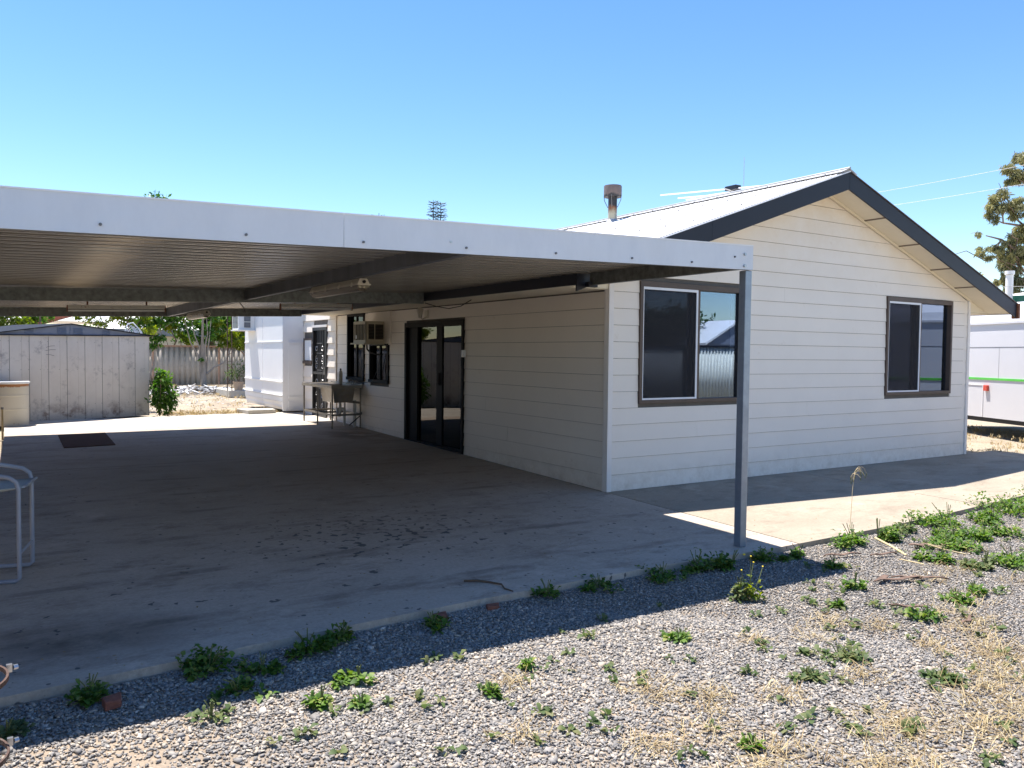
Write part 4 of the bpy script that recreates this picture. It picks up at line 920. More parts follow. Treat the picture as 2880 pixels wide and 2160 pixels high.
# back yard trees
def bl(pts, sub, k=1, flat=.8):
    out = []
    for x, y, z, r in pts:
        for _ in range(k): q = np.array((x, y, z))+rng.normal(size=3)*r*.42; out.append((q, (sub*r*2, sub*r*2, sub*r*2*flat)))
    return out
tr1 = [(-.95, 24.5, .1), (-.88, 24.5, .6), (-.73, 24.5, .95), (-.70, 24.5, 1.3), (-.68, 24.5, 1.62), (-.64, 24.5, 1.97), (-.52, 24.5, 2.29), (-.42, 24.5, 2.9)]
tree('slender_tree', 'slender curved tree rising just right of the garden shed', (-.92, 24.5, .19), [tr1, [(-.76, 24.5, .95), (-.85, 24.5, 1.3), (-.95, 24.5, 1.6), (-1.2, 24.5, 2.2)], [(-.62, 24.5, 2.0), (-.4, 24.5, 2.27), (-.09, 24.5, 2.49), (.2, 24.5, 2.8)]],
     bl([(-1.3, 24.7, 2.4, .35), (-.9, 24.6, 2.5, .35), (-.55, 24.6, 2.5, .35), (-.95, 24.6, 1.95, .28), (-.62, 24.5, 1.85, .22), (-.8, 24.5, 1.6, .15), (-.1, 24.6, 2.65, .35), (-1.0, 24.7, 3.0, .4), (-.3, 24.7, 3.1, .4)], .3, 5), 3600, .13, 'leaf_shrub', 'bark_pale', droop=.3, r0=.045)
trs = [[(.96, 24.5, .1), (.96, 24.5, .76), (.95, 24.5, 1.1), (.91, 24.5, 1.5), (.91, 24.5, 1.9), (.94, 24.5, 2.9)], [(.86, 24.5, .4), (.83, 24.5, .9), (.81, 24.5, 1.59), (.65, 24.5, 2.0), (.48, 24.5, 2.8)], [(1.0, 24.5, .4), (1.07, 24.5, .9), (1.12, 24.5, 1.59), (1.18, 24.5, 2.15), (1.25, 24.5, 2.9)],
       [(1.05, 24.4, .6), (1.3, 24.4, .84), (1.6, 24.3, 1.0), (1.74, 24.3, 1.15), (1.84, 24.3, 1.55)], [(.9, 24.5, .8), (.75, 24.5, 1.3), (.5, 24.5, 1.75), (.3, 24.5, 2.6)], [(1.0, 24.5, .8), (1.0, 24.5, 1.6), (1.1, 24.5, 2.1), (1.05, 24.5, 2.8)]]
tree('multi_stemmed_tree', 'multi stemmed tree with thick base standing at the back fence', (.96, 24.5, .19), trs, bl([(.75, 24.7, 2.45, .3), (1.0, 24.7, 2.2, .22), (.95, 24.7, 1.85, .2), (1.25, 24.7, 2.6, .3), (.6, 24.7, 2.0, .18), (.87, 24.3, 1.15, .09), (1.2, 24.6, 2.0, .2), (.5, 24.7, 2.9, .4), (1.3, 24.7, 3.2, .4)], .3, 5), 3400, .11, 'leaf_shrub', 'bark_pale', r0=.12)
tree('lime_tree', 'yellow green leafed tree behind the fence left of the multi stemmed tree', (.3, 26.2, .19), [branch_pts((.3, 26.2, .1), (.15, 26.2, 3)), branch_pts((.3, 26.2, 1), (.7, 26.2, 2.7)), branch_pts((.4, 26.2, 1.2), (-.3, 26.2, 2.3))], bl([(-.1, 26.2, 2.6, .3), (.15, 26.2, 2.35, .25), (.3, 26.2, 2.7, .3), (.6, 26.2, 1.95, .18), (.75, 26.2, 1.75, .15), (.45, 26.2, 2.1, .16), (0, 26.2, 3.1, .4)], .3, 5), 2000, .12, 'leaf_lime', r0=.05)
tree('feathery_tree', 'feathery bright green tree leaning over the fence beside the annexe', (3.0, 25.2, .19), [branch_pts((3.0, 25.2, .1), (3.0, 25.2, 2.8)), branch_pts((3.0, 25.2, 1.0), (1.7, 24.6, 2.3)), branch_pts((3, 25.2, 1.3), (4, 25.2, 2.8))], bl([(1.55, 24.6, 1.95, .22), (1.85, 24.6, 1.75, .24), (2.2, 24.6, 1.68, .24), (2.55, 24.6, 1.8, .26), (1.5, 24.8, 2.4, .22), (2.9, 24.7, 1.9, .3), (2.0, 24.7, 2.1, .22), (2.5, 24.8, 2.3, .25)], .26, 6, .5), 4200, .15, 'leaf_lime', asp=.22, droop=.3, r0=.08)
tree('dark_backdrop_tree', 'dense dark green tree behind the feathery one beyond the fence', (3.0, 28, .19), [branch_pts((3.0, 28, .1), (3.0, 28, 3.4))], ell((2.9, 28, 2.55), (.95, .6, .75), 26, .4)+ell((1.1, 28, 2.2), (.6, .5, .5), 9, .3), 3600, .17, 'leaf_shrub', r0=.12)
tree('yellow_green_tree', 'yellow green bushy tree behind the left end of the shed', (-5.6, 15.5, .19), [branch_pts((-5.6, 15.5, .1), (-5.2, 15.5, 2.2))], bl([(-5.45, 15.6, 2.05, .22), (-5.15, 15.6, 1.95, .22), (-4.95, 15.6, 2.1, .18), (-5.3, 15.6, 2.4, .25), (-4.9, 15.6, 1.85, .15)], .3, 7), 2200, .085, 'leaf_lime', r0=.05)
tree('dark_leafed_tree', 'darker green tree behind the shed left of the red roof', (-4.7, 16.5, .19), [branch_pts((-4.7, 16.5, .1), (-4.6, 16.5, 2.6))], bl([(-4.75, 16.5, 2.1, .2), (-4.55, 16.5, 2.25, .15), (-4.85, 16.5, 2.45, .25), (-4.35, 16.5, 2.3, .08)], .3, 7), 1500, .085, 'leaf_shrub', r0=.05)
tree('leafy_tree', 'mid green tree with several stems behind the shed apex', (-2.75, 17, .19), [branch_pts((-2.75, 17, .1), (-2.5, 17, 3.0)), branch_pts((-2.75, 17, .8), (-3.3, 17, 2.7)), branch_pts((-2.7, 17, .8), (-2.1, 17, 2.9)), branch_pts((-2.7, 17, 1.2), (-2.95, 17, 2.6))], bl([(-3.7, 17, 2.36, .14), (-3.4, 17, 2.3, .16), (-3.15, 17, 2.15, .15), (-2.85, 17, 2.35, .2), (-2.5, 17, 2.3, .22), (-2.2, 17, 2.4, .22), (-3.1, 17, 2.5, .2), (-2.0, 17, 2.05, .16), (-2.6, 17, 2.75, .4)], .3, 6), 3000, .09, 'leaf_lime', r0=.045)
tree('tall_leafy_tree', 'tall tree whose leafy tip just clears the carport fascia', (.05, 28.8, .19), [branch_pts((.05, 28.8, .1), (.03, 28.8, 7.5), .02, 9)], ell((.05, 28.8, 6.0), (.8, .7, 1.2), 20, .4)+[((.03, 28.8, 7.66), .22), ((.33, 28.8, 7.54), .2), ((-.27, 28.8, 7.6), .16)], 2600, .18, 'leaf_shrub', r0=.06)
def pine(x, y, ztop_, lab, two=True):
    t_ = E('norfolk_pine', (x, y, .19), lab, 'pine tree', 'distant pines whose tips show over the carport')
    MB().tube([(x, y, 0), (x, y, ztop_-3), (x, y, ztop_)], [.3, .06, .02], 8).build('trunk', 'leaf_dark_bark', t_)
    if two: MB().tube([(x+.1, y, ztop_-3), (x+.65, y, ztop_-2.4), (x+.75, y, ztop_-.25)], [.06, .04, .02], 6).build('trunk', 'leaf_dark_bark', t_)
    b = MB(); z = 4.0
    while z < ztop_-.1:
        for xo in ((0, .75) if two and z > ztop_-2.6 else (0,)):
            ln = min(2.2, .55+(ztop_-z)*.16); kk = 8
            for j in range(kk):
                a = j*6.283/kk+z*3; p0 = (x+xo, y, z); p1 = (x+xo+ln*math.cos(a)*(.8 if two and z > ztop_-2.6 else 1), y+ln*math.sin(a)*.6, z+.30*ln*rng.uniform(-.3, 1.4)); b.tube([p0, p1], [.028, .018], 4)
        z += rng.uniform(.14, .34)
    b.build('branches', 'leaf_dark_bark', t_)
    V, F, rn = leaves([(x+.3, y, ztop_-.8), (x+.35, y, ztop_-1.8)], [(.6, .4, .7), (.7, .4, .7)], 420, .12, .3); npmesh('needles', V, F, rn, 'leaf_dark', t_)
simple('leaf_dark_bark', (.05, .055, .05), .8, var=.3)
pine(26.1, 55.5, 14.45, 'distant double tipped norfolk pine above the middle of the carport fascia')
pine(18.1, 48.4, 11.55, 'distant pine tip barely showing left of the taller pine', False)
# gum tree at right
gt = E('gum_tree', (29.5, 8.2, .1), 'large gum tree with drooping olive foliage at the right edge', 'tree')
MB().tube([(29.5, 8.2, -.1), (29.2, 8.3, 3), (28.8, 8.4, 6), (28.6, 8.4, 10)], [.35, .3, .2, .1], 9).build('trunk', 'bark_pale', gt)
limbs = [((29.2, 8.3, 3.2), (26.0, 9.0, 5.6)), ((28.8, 8.4, 5.0), (25.9, 9.0, 7.3)), ((28.8, 8.4, 4.4), (25.3, 9.2, 6.0)), ((28.7, 8.4, 6), (27.0, 8.8, 8.6)), ((29, 8.3, 3), (26.2, 8.9, 4.3))]
tips = []
for a, c in limbs:
    pp = branch_pts(a, c, .06, 6); MB().tube(pp, [.11, .09, .07, .05, .035, .02], 6).build('limb', 'bark', gt)
    for _ in range(4):
        s0 = pp[rng.integers(2, 5)]; e0 = np.array(c)+rng.normal(size=3)*(.55, .4, .5); MB().tube(branch_pts(s0, e0, .08, 5), [.03, .025, .02, .015, .008], 5).build('limb', 'bark', gt); tips.append(e0)
cl = [((26.0, 9.0, 7.35), .42), ((25.7, 9.1, 7.0), .32), ((26.4, 8.9, 7.25), .4), ((26.6, 8.8, 6.9), .35), ((25.65, 9.1, 6.65), .2), ((26.9, 8.8, 8.6), .6), ((26.6, 8.9, 8.2), .35), ((27.3, 8.7, 8.4), .6), ((24.9, 9.3, 5.35), .2), ((25.5, 9.1, 5.35), .24), ((24.95, 9.3, 6.05), .12),
      ((26.0, 9.0, 5.6), .3), ((26.4, 8.9, 5.9), .35), ((26.9, 8.8, 6.1), .5), ((26.5, 8.9, 5.1), .5), ((27.0, 8.8, 5.3), .5), ((26.3, 8.9, 4.6), .4), ((26.9, 8.8, 4.5), .55), ((25.9, 9.0, 4.3), .2), ((27.6, 8.6, 6.6), .7), ((27.7, 8.6, 5.2), .7), ((27.4, 8.7, 7.4), .4), ((26.1, 8.9, 5.2), .25), ((27.1, 8.8, 4.0), .4)]
sub = []
for c, s in cl:
    for _ in range(6): q = np.array(c)+rng.normal(size=3)*s*.5; sub.append((q, (s*.42, s*.42, s*.34)))
c, s = zip(*sub); V, F, rn = leaves(c, s, 26000, .16, .24, .9, .3); npmesh('crown', V, F, rn, 'leaf_gum', gt)
tree('gum_sapling', 'small rounded tree top behind the flue and beige house roof', (27, 11, .1), [branch_pts((27, 11, 0), (27, 11, 3.8))], ell((26.2, 10.9, 4.15), (1.5, .9, .55), 22, .4), 3200, .18, 'leaf_gum', r0=.1)

# ------------------------------------------------------------------ back fence
def corr_fence(name, x0, x1, y, z0, z1, lab, mat='fence_sheet', pitch=.19, post_every=2.35, rail='fence_rail'):
    f = E(name, ((x0+x1)/2, y, z0), lab, 'fence'); xx = x0
    while xx < x1-.1:
        xe = min(xx+post_every, x1); V = []; F = []; x = xx+.03; prof = []
        while x < xe-.03:
            for dx, dy in ((0, 0), (.5*pitch, 0), (.6*pitch, .035), (.9*pitch, .035)):
                if x+dx <= xe-.03: prof.append((x+dx, y+dy))
            x += pitch
        for px, py in prof: V += [(px, py, z0), (px, py, z1)]
        F = [(2*i, 2*i+2, 2*i+3, 2*i+1) for i in range(len(prof)-1)]
        npmesh('sheet', V, F, None, mat, f).modifiers.new('thick', 'SOLIDIFY').thickness = .002
        MB().box(xx-.03, xx+.03, y-.02, y+.06, z0, z1+.02).build('post', rail, f)
        MB().box(xx+.03, xe-.03, y-.03, y+.075, z1-.02, z1+.035).build('rail', rail, f); xx = xe
    return f
corr_fence('sheet_fence', -10, 12, 25.6, .15, 1.62, 'weathered grey corrugated sheet fence across the back yard')
cf = corr_fence('sheet_fence', -8, 28, -12.6, -.3, 1.78, 'cream corrugated fence reflected in the gable windows', 'fence_cream', .15, 2.4, 'charcoal')
lf = E('added_shade_fence', (-6.35, 0, 0), 'added unseen grey sheet fence that cuts light entering the carport from the left', 'fence')  # unseen fence, added to cut the light coming in under the carport
for k_ in range(6):
    ya = -4.0+k_*2.45; V = []; yy = ya+.03
    while yy < ya+2.4:
        V += [(-6.35, yy, -.2), (-6.35, yy, 1.98), (-6.35, yy+.09, -.2), (-6.35, yy+.09, 1.98), (-6.315, yy+.11, -.2), (-6.315, yy+.11, 1.98), (-6.315, yy+.16, -.2), (-6.315, yy+.16, 1.98)]; yy += .19
    npmesh('sheet', V, [(2*i, 2*i+2, 2*i+3, 2*i+1) for i in range(len(V)//2-1)], None, 'fence_dark', lf)
    MB().box(-6.39, -6.30, ya-.02, ya+.02, -.2, 1.8).build('post', 'fence_rail', lf)
# neighbours behind
nb = E('neighbour_house', (1.4, 31.5, .19), 'cream neighbouring house with grey gutter behind the back fence', 'house')
MB().box(-1.5, 2.3, 30.4, 36, .1, 2.05).build('wall', 'house_cream', nb)
for x in np.arange(-1.4, 2.3, .22): MB().box(x, x+.02, 30.385, 30.4, .2, 2.05).build('cover_strip', 'house_cream', nb)
MB().box(-1.7, 2.5, 30.2, 36.2, 2.06, 2.32).build('gutter', 'roof_grey', nb)
MB().hexa([(-1.7, 30.2, 2.33), (2.5, 30.2, 2.33), (2.5, 36.2, 2.33), (-1.7, 36.2, 2.33), (-1, 32, 3.1), (1.9, 32, 3.1), (1.9, 34.5, 3.1), (-1, 34.5, 3.1)]).build('roof', 'roof_sheet', nb)
nc = E('neighbour_house', (3.6, 30.5, .19), 'shadowed brown neighbouring house with dark eave behind the trees', 'house')
MB().box(2.7, 7.5, 30.5, 36, .1, 2.9).build('wall', 'house_beige', nc)
MB().hexa([(2.0, 29.8, 2.95), (8, 29.8, 2.95), (8, 37, 2.95), (2.0, 37, 2.95), (3.5, 32, 4.3), (7, 32, 4.3), (7, 35, 4.3), (3.5, 35, 4.3)]).build('roof', 'roof_grey', nc)
MB().box(3.4, 4.4, 30.45, 30.5, 1.1, 2.2).build('window', 'ac_dark', nc)
nr_ = E('neighbour_house', (-4, 36, .19), 'red roofed house whose sloping roof edge shows above the shed', 'house')
MB().box(-5.2, -.5, 34, 40, .1, 2.3).build('wall', 'house_cream', nr_)
MB().hexa([(-4.6, 33.2, 2.28), (-1.9, 33.2, 3.20), (-1.9, 40, 3.20), (-4.6, 40, 2.28), (-4.6, 33.2, 2.58), (-1.9, 33.2, 3.42), (-1.9, 40, 3.42), (-4.6, 40, 2.58)]).build('roof', 'roof_red', nr_)
MB().hexa([(-5.2, 44, 3.0), (.6, 44, 3.0), (.6, 50, 3.0), (-5.2, 50, 3.0), (-5.0, 45, 4.2), (.4, 45, 4.2), (.4, 49, 4.2), (-5.0, 49, 4.2)]).build('rear_roof', 'roof_sheet', nr_)

# debris pile (uncountable broken sheet scraps)
n = 420; cx = rng.normal(0, .75, n)-.25; cy = 19.7+rng.normal(0, .75, n); cz = .19+.16*np.exp(-((cx+.25)/.9)**2-((cy-19.7)/.8)**2)*rng.random(n)+.02
V = []; F = []; 
for i in range(n):
    a = rng.random()*6.28; l = .06+.2*rng.random(); w = .03+.07*rng.random(); h = .01+.02*rng.random(); tl = rng.normal()*.25
    d = np.array((math.cos(a), math.sin(a), tl)); s = np.array((-math.sin(a), math.cos(a), rng.normal()*.3)); c0 = np.array((cx[i], cy[i], cz[i])); k = len(V)
    for zz in (0, h):
        for q in ((-1, -1), (1, -1), (1, 1), (-1, 1)): V.append(c0+d*l*q[0]/2*(.7+.6*rng.random())+s*w*q[1]/2+np.array((0, 0, zz)))
    F += [(k, k+3, k+2, k+1), (k+4, k+5, k+6, k+7), (k, k+1, k+5, k+4), (k+1, k+2, k+6, k+5), (k+2, k+3, k+7, k+6), (k+3, k, k+4, k+7)]
o = npmesh('rubble_pile', V, F, np.repeat(rng.random(n), 6), 'debris'); o['kind'] = 'stuff'; o['label'] = 'low pile of broken pale sheet scraps on the sandy yard'; o['category'] = 'rubble'

# ------------------------------------------------------------------ caravan on the right
A = np.array((10.76, 1.97)); u = np.array((-.439, -.898)); nrm = np.array((-.898, .439))   # nrm points to the camera side
VX = Matrix(((u[0], -nrm[0], 0, A[0]), (u[1], -nrm[1], 0, A[1]), (0, 0, 1, 0), (0, 0, 0, 1)))   # local x along van, local y away
van = E('caravan', tuple(VX @ Vector((2.2, 1.1, .05))), 'old white caravan with a green stripe parked right of the house', 'caravan')
x0, x1 = -1.6, 5.4; g = .35
prof = [(0, g), (0, 2.16), (.06, 2.32), (.25, 2.47), (.7, 2.58), (1.1, 2.61), (1.5, 2.58), (1.95, 2.47), (2.14, 2.32), (2.2, 2.16), (2.2, g)]
V = []; secs = [(x0, .0), (x0+.3, .0), (x1-.9, 0), (x1-.45, .12), (x1-.15, .32), (x1, .75)]
for xx, dr_ in secs:
    for yy, zz in prof: V.append((xx, yy, zz if zz < 1.0 else max(1.0, zz-dr_*(zz-.3)*.55)))
m_ = len(prof); F = [(i*m_+k, i*m_+k+1, (i+1)*m_+k+1, (i+1)*m_+k) for i in range(len(secs)-1) for k in range(m_-1)]+[tuple(range(m_)), tuple(range((len(secs)-1)*m_, len(secs)*m_))]
MB().add(V, F).build('body', 'van_white', van, VX)
MB().box(x0, x1-.3, -.012, 0, 1.07, 1.11).build('stripe', 'van_green', van, VX)
MB().box(x0, x1-.9, -.03, .0, 2.13, 2.17).build('roof_rail', 'van_white', van, VX)
MB().box(x0, x1-.5, -.004, 0, 1.69, 1.698).build('panel_joint', 'galv_dark', van, VX)
MB().box(x0, .50, -.010, 0, .96, .975).build('trim', 'plastic_white', van, VX); MB().box(.49, .505, -.010, 0, .38, .96).build('trim', 'plastic_white', van, VX)
for xx in (-.1, .9, 1.9, 2.9): MB().box(xx, xx+.006, -.003, 0, 1.11, 1.69).build('panel_joint', 'ridge_metal', van, VX)
mk = MB().box(.56, .66, -.05, 0, .86, .97).build('marker_lamp', 'lens_red', van, VX, bevel=.006)
for xx in (2.6, 3.35):
    w_ = MB().tube([(xx, .05, .33), (xx, .22, .33)], .30, 20).build('wheel', 'black_rubber', van, VX); MB().tube([(xx, .03, .33), (xx, .06, .33)], .16, 16).build('rim', 'plastic_white', w_, VX)
    w_ = MB().tube([(xx, 1.95, .33), (xx, 2.12, .33)], .30, 20).build('wheel', 'black_rubber', van, VX)
MB().box(x0+.1, x1-.6, .1, 2.1, .26, .35).build('chassis', 'charcoal', van, VX)
for xx in (-1.3, 4.6): MB().box(xx, xx+.05, .2, .25, -.05, .3).build('jack_leg', 'charcoal', van, VX)
# beige house behind the caravan
hb = E('neighbour_house', (26, 6, .1), 'beige house with dark green gutter behind the caravan', 'house')
MB().box(21.3, 31, -3, 6.6, -.1, 3.2).build('wall', 'house_beige', hb)
MB().hexa([(20.9, -3.3, 3.16), (21.12, -3.3, 3.16), (21.12, 6.85, 3.16), (20.9, 6.85, 3.16), (20.9, -3.3, 3.42), (21.12, -3.3, 3.42), (21.12, 6.85, 3.42), (20.9, 6.85, 3.42)]).build('gutter', 'gutter_green', hb)
MB().hexa([(21.0, -3.3, 3.40), (31.5, -3.3, 3.40), (31.5, 6.85, 3.40), (21.0, 6.85, 3.40), (25, -1, 4.6), (28, -1, 4.6), (28, 4, 4.2), (25, 4, 4.2)]).build('roof', 'roof_sheet', hb)
MB().tube([(20.75, 6.1, 2.2), (20.75, 6.1, 4.05)], .105, 16).build('flue_pipe', 'plastic_white', hb); MB().tube([(20.75, 6.1, 4.06), (20.75, 6.1, 4.17)], .135, 16).build('flue_cap', 'plastic_white', hb)
# power lines and whip mast
def wire(a, c, sag, lab, r=.0032):
    a = Vector(a); c = Vector(c); pts = [a.lerp(c, i/12)-Vector((0, 0, sag*4*(i/12)*(1-i/12))) for i in range(13)]
    cable('power_line', pts, r, 'wire_white', lab, 'power line')
MB().tube([(7.3, 2.78, 2.4), (7.3, 2.78, 4.42)], .025, 8).build('service_mast', 'ridge_metal', house)
wire((7.3, 2.78, 4.33), (7.45, -1.57, 4.40), .03, 'upper pale power line crossing the sky right of the gable')
wire((7.3, 2.78, 4.08), (7.46, -1.58, 4.11), .03, 'lower pale power line crossing the sky right of the gable')
wire((19.0, 8.3, 3.75), (22.5, 2.2, 3.65), .05, 'thin wire near the flue and green gutter', .008)
wire((21.0, 5.9, 3.45), (22.5, 3.9, 4.4), .05, 'slanting wire rising right of the flue', .009)
o = MB().tube([(16.6, 13.0, 0), (16.6, 13.0, 8.4)], [.02, .008], 5).build('whip_aerial', 'wire_white'); o['label'] = 'very thin tall whip aerial behind the right roof slope'; o['category'] = 'aerial'
o = MB().tube([(x, 26.5, 3.35-.12*(1-((x)/8)**2)) for x in np.linspace(-8, 8, 10)], .012, 5).build('overhead_line', 'wire_black'); o['label'] = 'dark overhead line passing behind the carport above the shed'; o['category'] = 'power line'

# things behind the camera that the windows reflect
tree('bushy_tree', 'dark bushy tree reflected in the gable window, left', (21.5, -22, -.2), [branch_pts((21.5, -22, -.3), (21.5, -22, 3))], ell((21.3, -22, 2.5), (2.2, 1.2, 1.2), 34, .6), 5200, .26, 'leaf_dark', r0=.2)
tree('bushy_tree', 'second dark bushy tree reflected in the gable window, right', (25.3, -23, -.2), [branch_pts((25.3, -23, -.3), (25.3, -23, 3))], ell((25.0, -23, 2.4), (1.6, 1.2, .9), 26, .5), 3800, .24, 'leaf_dark', r0=.2)
hr = E('neighbour_house', (24.5, -21, -.2), 'blue gabled house reflected in the gable window beside the post', 'house')
MB().box(22.4, 26.5, -26, -20, -.3, 2.0).build('wall', 'shed_gable', hr)
MB().prism([(22.3, -19.95, 2.0), (26.3, -19.95, 2.0), (24.2, -19.95, 3.0)], (0, -6, 0)).build('roof', 'shed_gable', hr)
for s in ((22.0, 1.96, 24.2, 3.08), (24.2, 3.08, 26.6, 1.96)):
    MB().hexa([(s[0], -19.8, s[1]), (s[2], -19.8, s[3]), (s[2], -26.2, s[3]), (s[0], -26.2, s[1]), (s[0], -19.8, s[1]+.10), (s[2], -19.8, s[3]+.10), (s[2], -26.2, s[3]+.10), (s[0], -26.2, s[1]+.10)]).build('roof', 'roof_sheet', hr)

# ------------------------------------------------------------------ gravel stones
def stones(n, smin, smax, name, dens, mat='stone', boxy=True, lab=''):
    P_ = np.empty((0, 2))
    while len(P_) < n:
        q = np.stack([rng.uniform(-6.1, 6.5, n), rng.uniform(-5.9, -1.95, n)], 1); x, y = q[:, 0], q[:, 1]
        fe = np.interp(x, [-6, -5.3, -4.4, -3.1, -1.5, -.4, 1.1, 2.5, 4.2, 9], [-2.64, -2.62, -2.54, -2.47, -2.44, -2.5, -2.47, -2.39, -2.25, -2.0])
        ok = (y < fe-.02) & (y > -5.94+.475*(x+2.2)) & (y > -3.9-.58*(x+5.54))
        dist = np.hypot(x+5.55, y+6.76); ok &= (dist < 5.0) if boxy else (dist >= 4.8)
        ok &= rng.random(n) < dens(x, y); P_ = np.vstack([P_, q[ok]])
    P_ = P_[:n]
    if boxy:
        T = np.array([(-1, -.7, -1), (.8, -1, -1), (1, .7, -1), (-.7, 1, -1), (-.75, -.6, 1), (.65, -.75, 1), (.8, .5, .9), (-.6, .7, .95)], float)*.5
        F0 = np.array([(0, 3, 2, 1), (4, 5, 6, 7), (0, 1, 5, 4), (1, 2, 6, 5), (2, 3, 7, 6), (3, 0, 4, 7)])
    else:
        T = np.array([(-1, -.2, 0), (.1, -1, 0), (1, .1, 0), (-.1, 1, 0), (.15, .1, 1), (0, 0, -1)], float)*.55
        F0 = np.array([(0, 1, 4), (1, 2, 4), (2, 3, 4), (3, 0, 4), (1, 0, 5), (2, 1, 5), (3, 2, 5), (0, 3, 5)])
    nv = len(T)
    s = np.exp(rng.uniform(math.log(smin), math.log(smax), n)); sy_, sz_ = s*rng.uniform(.5, .85, n), s*rng.uniform(.22, .45, n)
    V = np.repeat(T[None], n, 0)+rng.normal(size=(n, nv, 3))*.15
    V *= np.stack([s, sy_, sz_], 1)[:, None]
    a, bb, c = rng.uniform(0, 6.283, n), rng.normal(0, .28, n), rng.normal(0, .28, n)
    def rot(V, i, j, th):
        ct, st_ = np.cos(th)[:, None], np.sin(th)[:, None]; A_, B_ = V[..., i].copy(), V[..., j].copy(); V[..., i] = ct*A_-st_*B_; V[..., j] = st_*A_+ct*B_
    rot(V, 1, 2, bb); rot(V, 0, 2, c); rot(V, 0, 1, a)
    V[..., 0] += P_[:, :1]; V[..., 1] += P_[:, 1:]; V[..., 2] += (SL*P_[:, 1]-.045+sz_*.25+rng.random(n)*.006)[:, None]
    F = (F0[None]+nv*np.arange(n)[:, None, None]).reshape(-1, F0.shape[1])
    o = npmesh(name, V.reshape(-1, 3), F, np.repeat(rng.random(n)**1.1, len(F0)), mat); o['kind'] = 'stuff'; o['label'] = lab; o['category'] = 'gravel'
    return o
def dens(x, y):
    d = .95-.75*(1/(1+np.exp((x+4.65+.3*np.sin(y*5))*5)))*(1/(1+np.exp((y+3.3)*6)))
    for cx, cy, r in ((-1.2, -4.5, .35), (-.7, -4.1, .25), (-2.9, -4.6, .30), (-2.2, -4.7, .28), (-3.1, -4.25, .2), (-1.9, -5.0, .3), (-3.6, -4.4, .16), (-5.1, -3.6, .5)): d = d-.45*np.exp(-((x-cx)**2+(y-cy)**2)/r**2)
    return np.clip(d, .1, 1)
stones(95000, .007, .023, 'gravel', dens, lab='fine grey crushed gravel in the near foreground')
stones(100000, .011, .026, 'gravel', dens, boxy=False, lab='grey crushed gravel between the post and the right frame edge')
stones(900, .026, .042, 'gravel', dens, lab='few larger chips strewn over the near gravel')

# ------------------------------------------------------------------ weeds
def weed_mesh(x, y, r, h, n, kind):
    """small leafy plant: leaves are 2-segment folded blades radiating from short stems"""
    V = []; F = []; rn = []
    z0 = gz(y)-.035
    nc_ = int(rng.integers(3, 7)); subc = [(rng.normal()*r*.55, rng.normal()*r*.45, .35+.75*rng.random()) for _ in range(nc_)] if r > .06 else [(0, 0, 1)]
    for i in range(n):
        a = rng.random()*6.283; sc_ = subc[int(rng.integers(0, len(subc)))]; rr = r*.75*sc_[2]*rng.random()**.7; hh = h*(.15+1.15*rng.random()**1.3)*sc_[2]*(1-.5*rr/r)
        b0 = np.array((x+sc_[0]+rr*.75*math.cos(a), y+sc_[1]+rr*.75*math.sin(a), z0+hh*(.1+.6*rng.random())))
        if kind == 'blade': L_, w = h*(.6+.5*rng.random()), .006; el = .5+.9*rng.random()
        elif kind == 'rosette': L_, w = r*(.25+.35*rng.random()), .010+.006*rng.random(); el = .05+.9*rng.random()
        else: L_, w = .022+.028*rng.random(), .008+.008*rng.random(); el = rng.uniform(-.1, 1.2)
        aa = a+rng.normal()*.6; d = np.array((math.cos(aa)*math.cos(el), math.sin(aa)*math.cos(el), math.sin(el))); s = np.array((-math.sin(aa), math.cos(aa), rng.normal()*.3))
        m1 = b0+d*L_*.5; tip = b0+d*L_+np.array((0, 0, -L_*.25)); k = len(V)
        V += [b0-s*w*.25, b0+s*w*.25, m1+s*w*(.9+.3*rng.random())+np.array((0, 0, .004)), m1-s*w*(.9+.3*rng.random())+np.array((0, 0, .004)), tip+s*w*.3, tip-s*w*.3]
        F += [(k, k+1, k+2, k+3), (k+3, k+2, k+4, k+5)]; q = rng.random(); rn += [q, min(1, q+.1)]
        if kind == 'lobed':
            pass
    return V, F, rn
def weed(x, y, r, h, n, label, mat='leaf_weed', kind='leafy', name='weed', group=None, stems=4):
    w_ = E(name, (x, y, gz(y)-.045), label, 'weed', group or 'green weeds along the slab and gravel')
    V, F, rn = weed_mesh(x, y, r, h*1.15, int(n*(2.0 if kind == 'leafy' else 1)), kind); npmesh('foliage', V, F, rn, mat, w_)
    b = MB()
    for i in range(stems):
        a = rng.random()*6.28; q = r*.6*rng.random(); b.tube([(x, y, gz(y)-.05), (x+q*.5*math.cos(a), y+q*.5*math.sin(a), gz(y)+h*.35), (x+q*math.cos(a), y+q*math.sin(a), gz(y)+h*.75)], .003, 4)
    b.build('stem', 'leaf_stem', w_); return w_
simple('leaf_stem', (.12, .14, .05), .7)
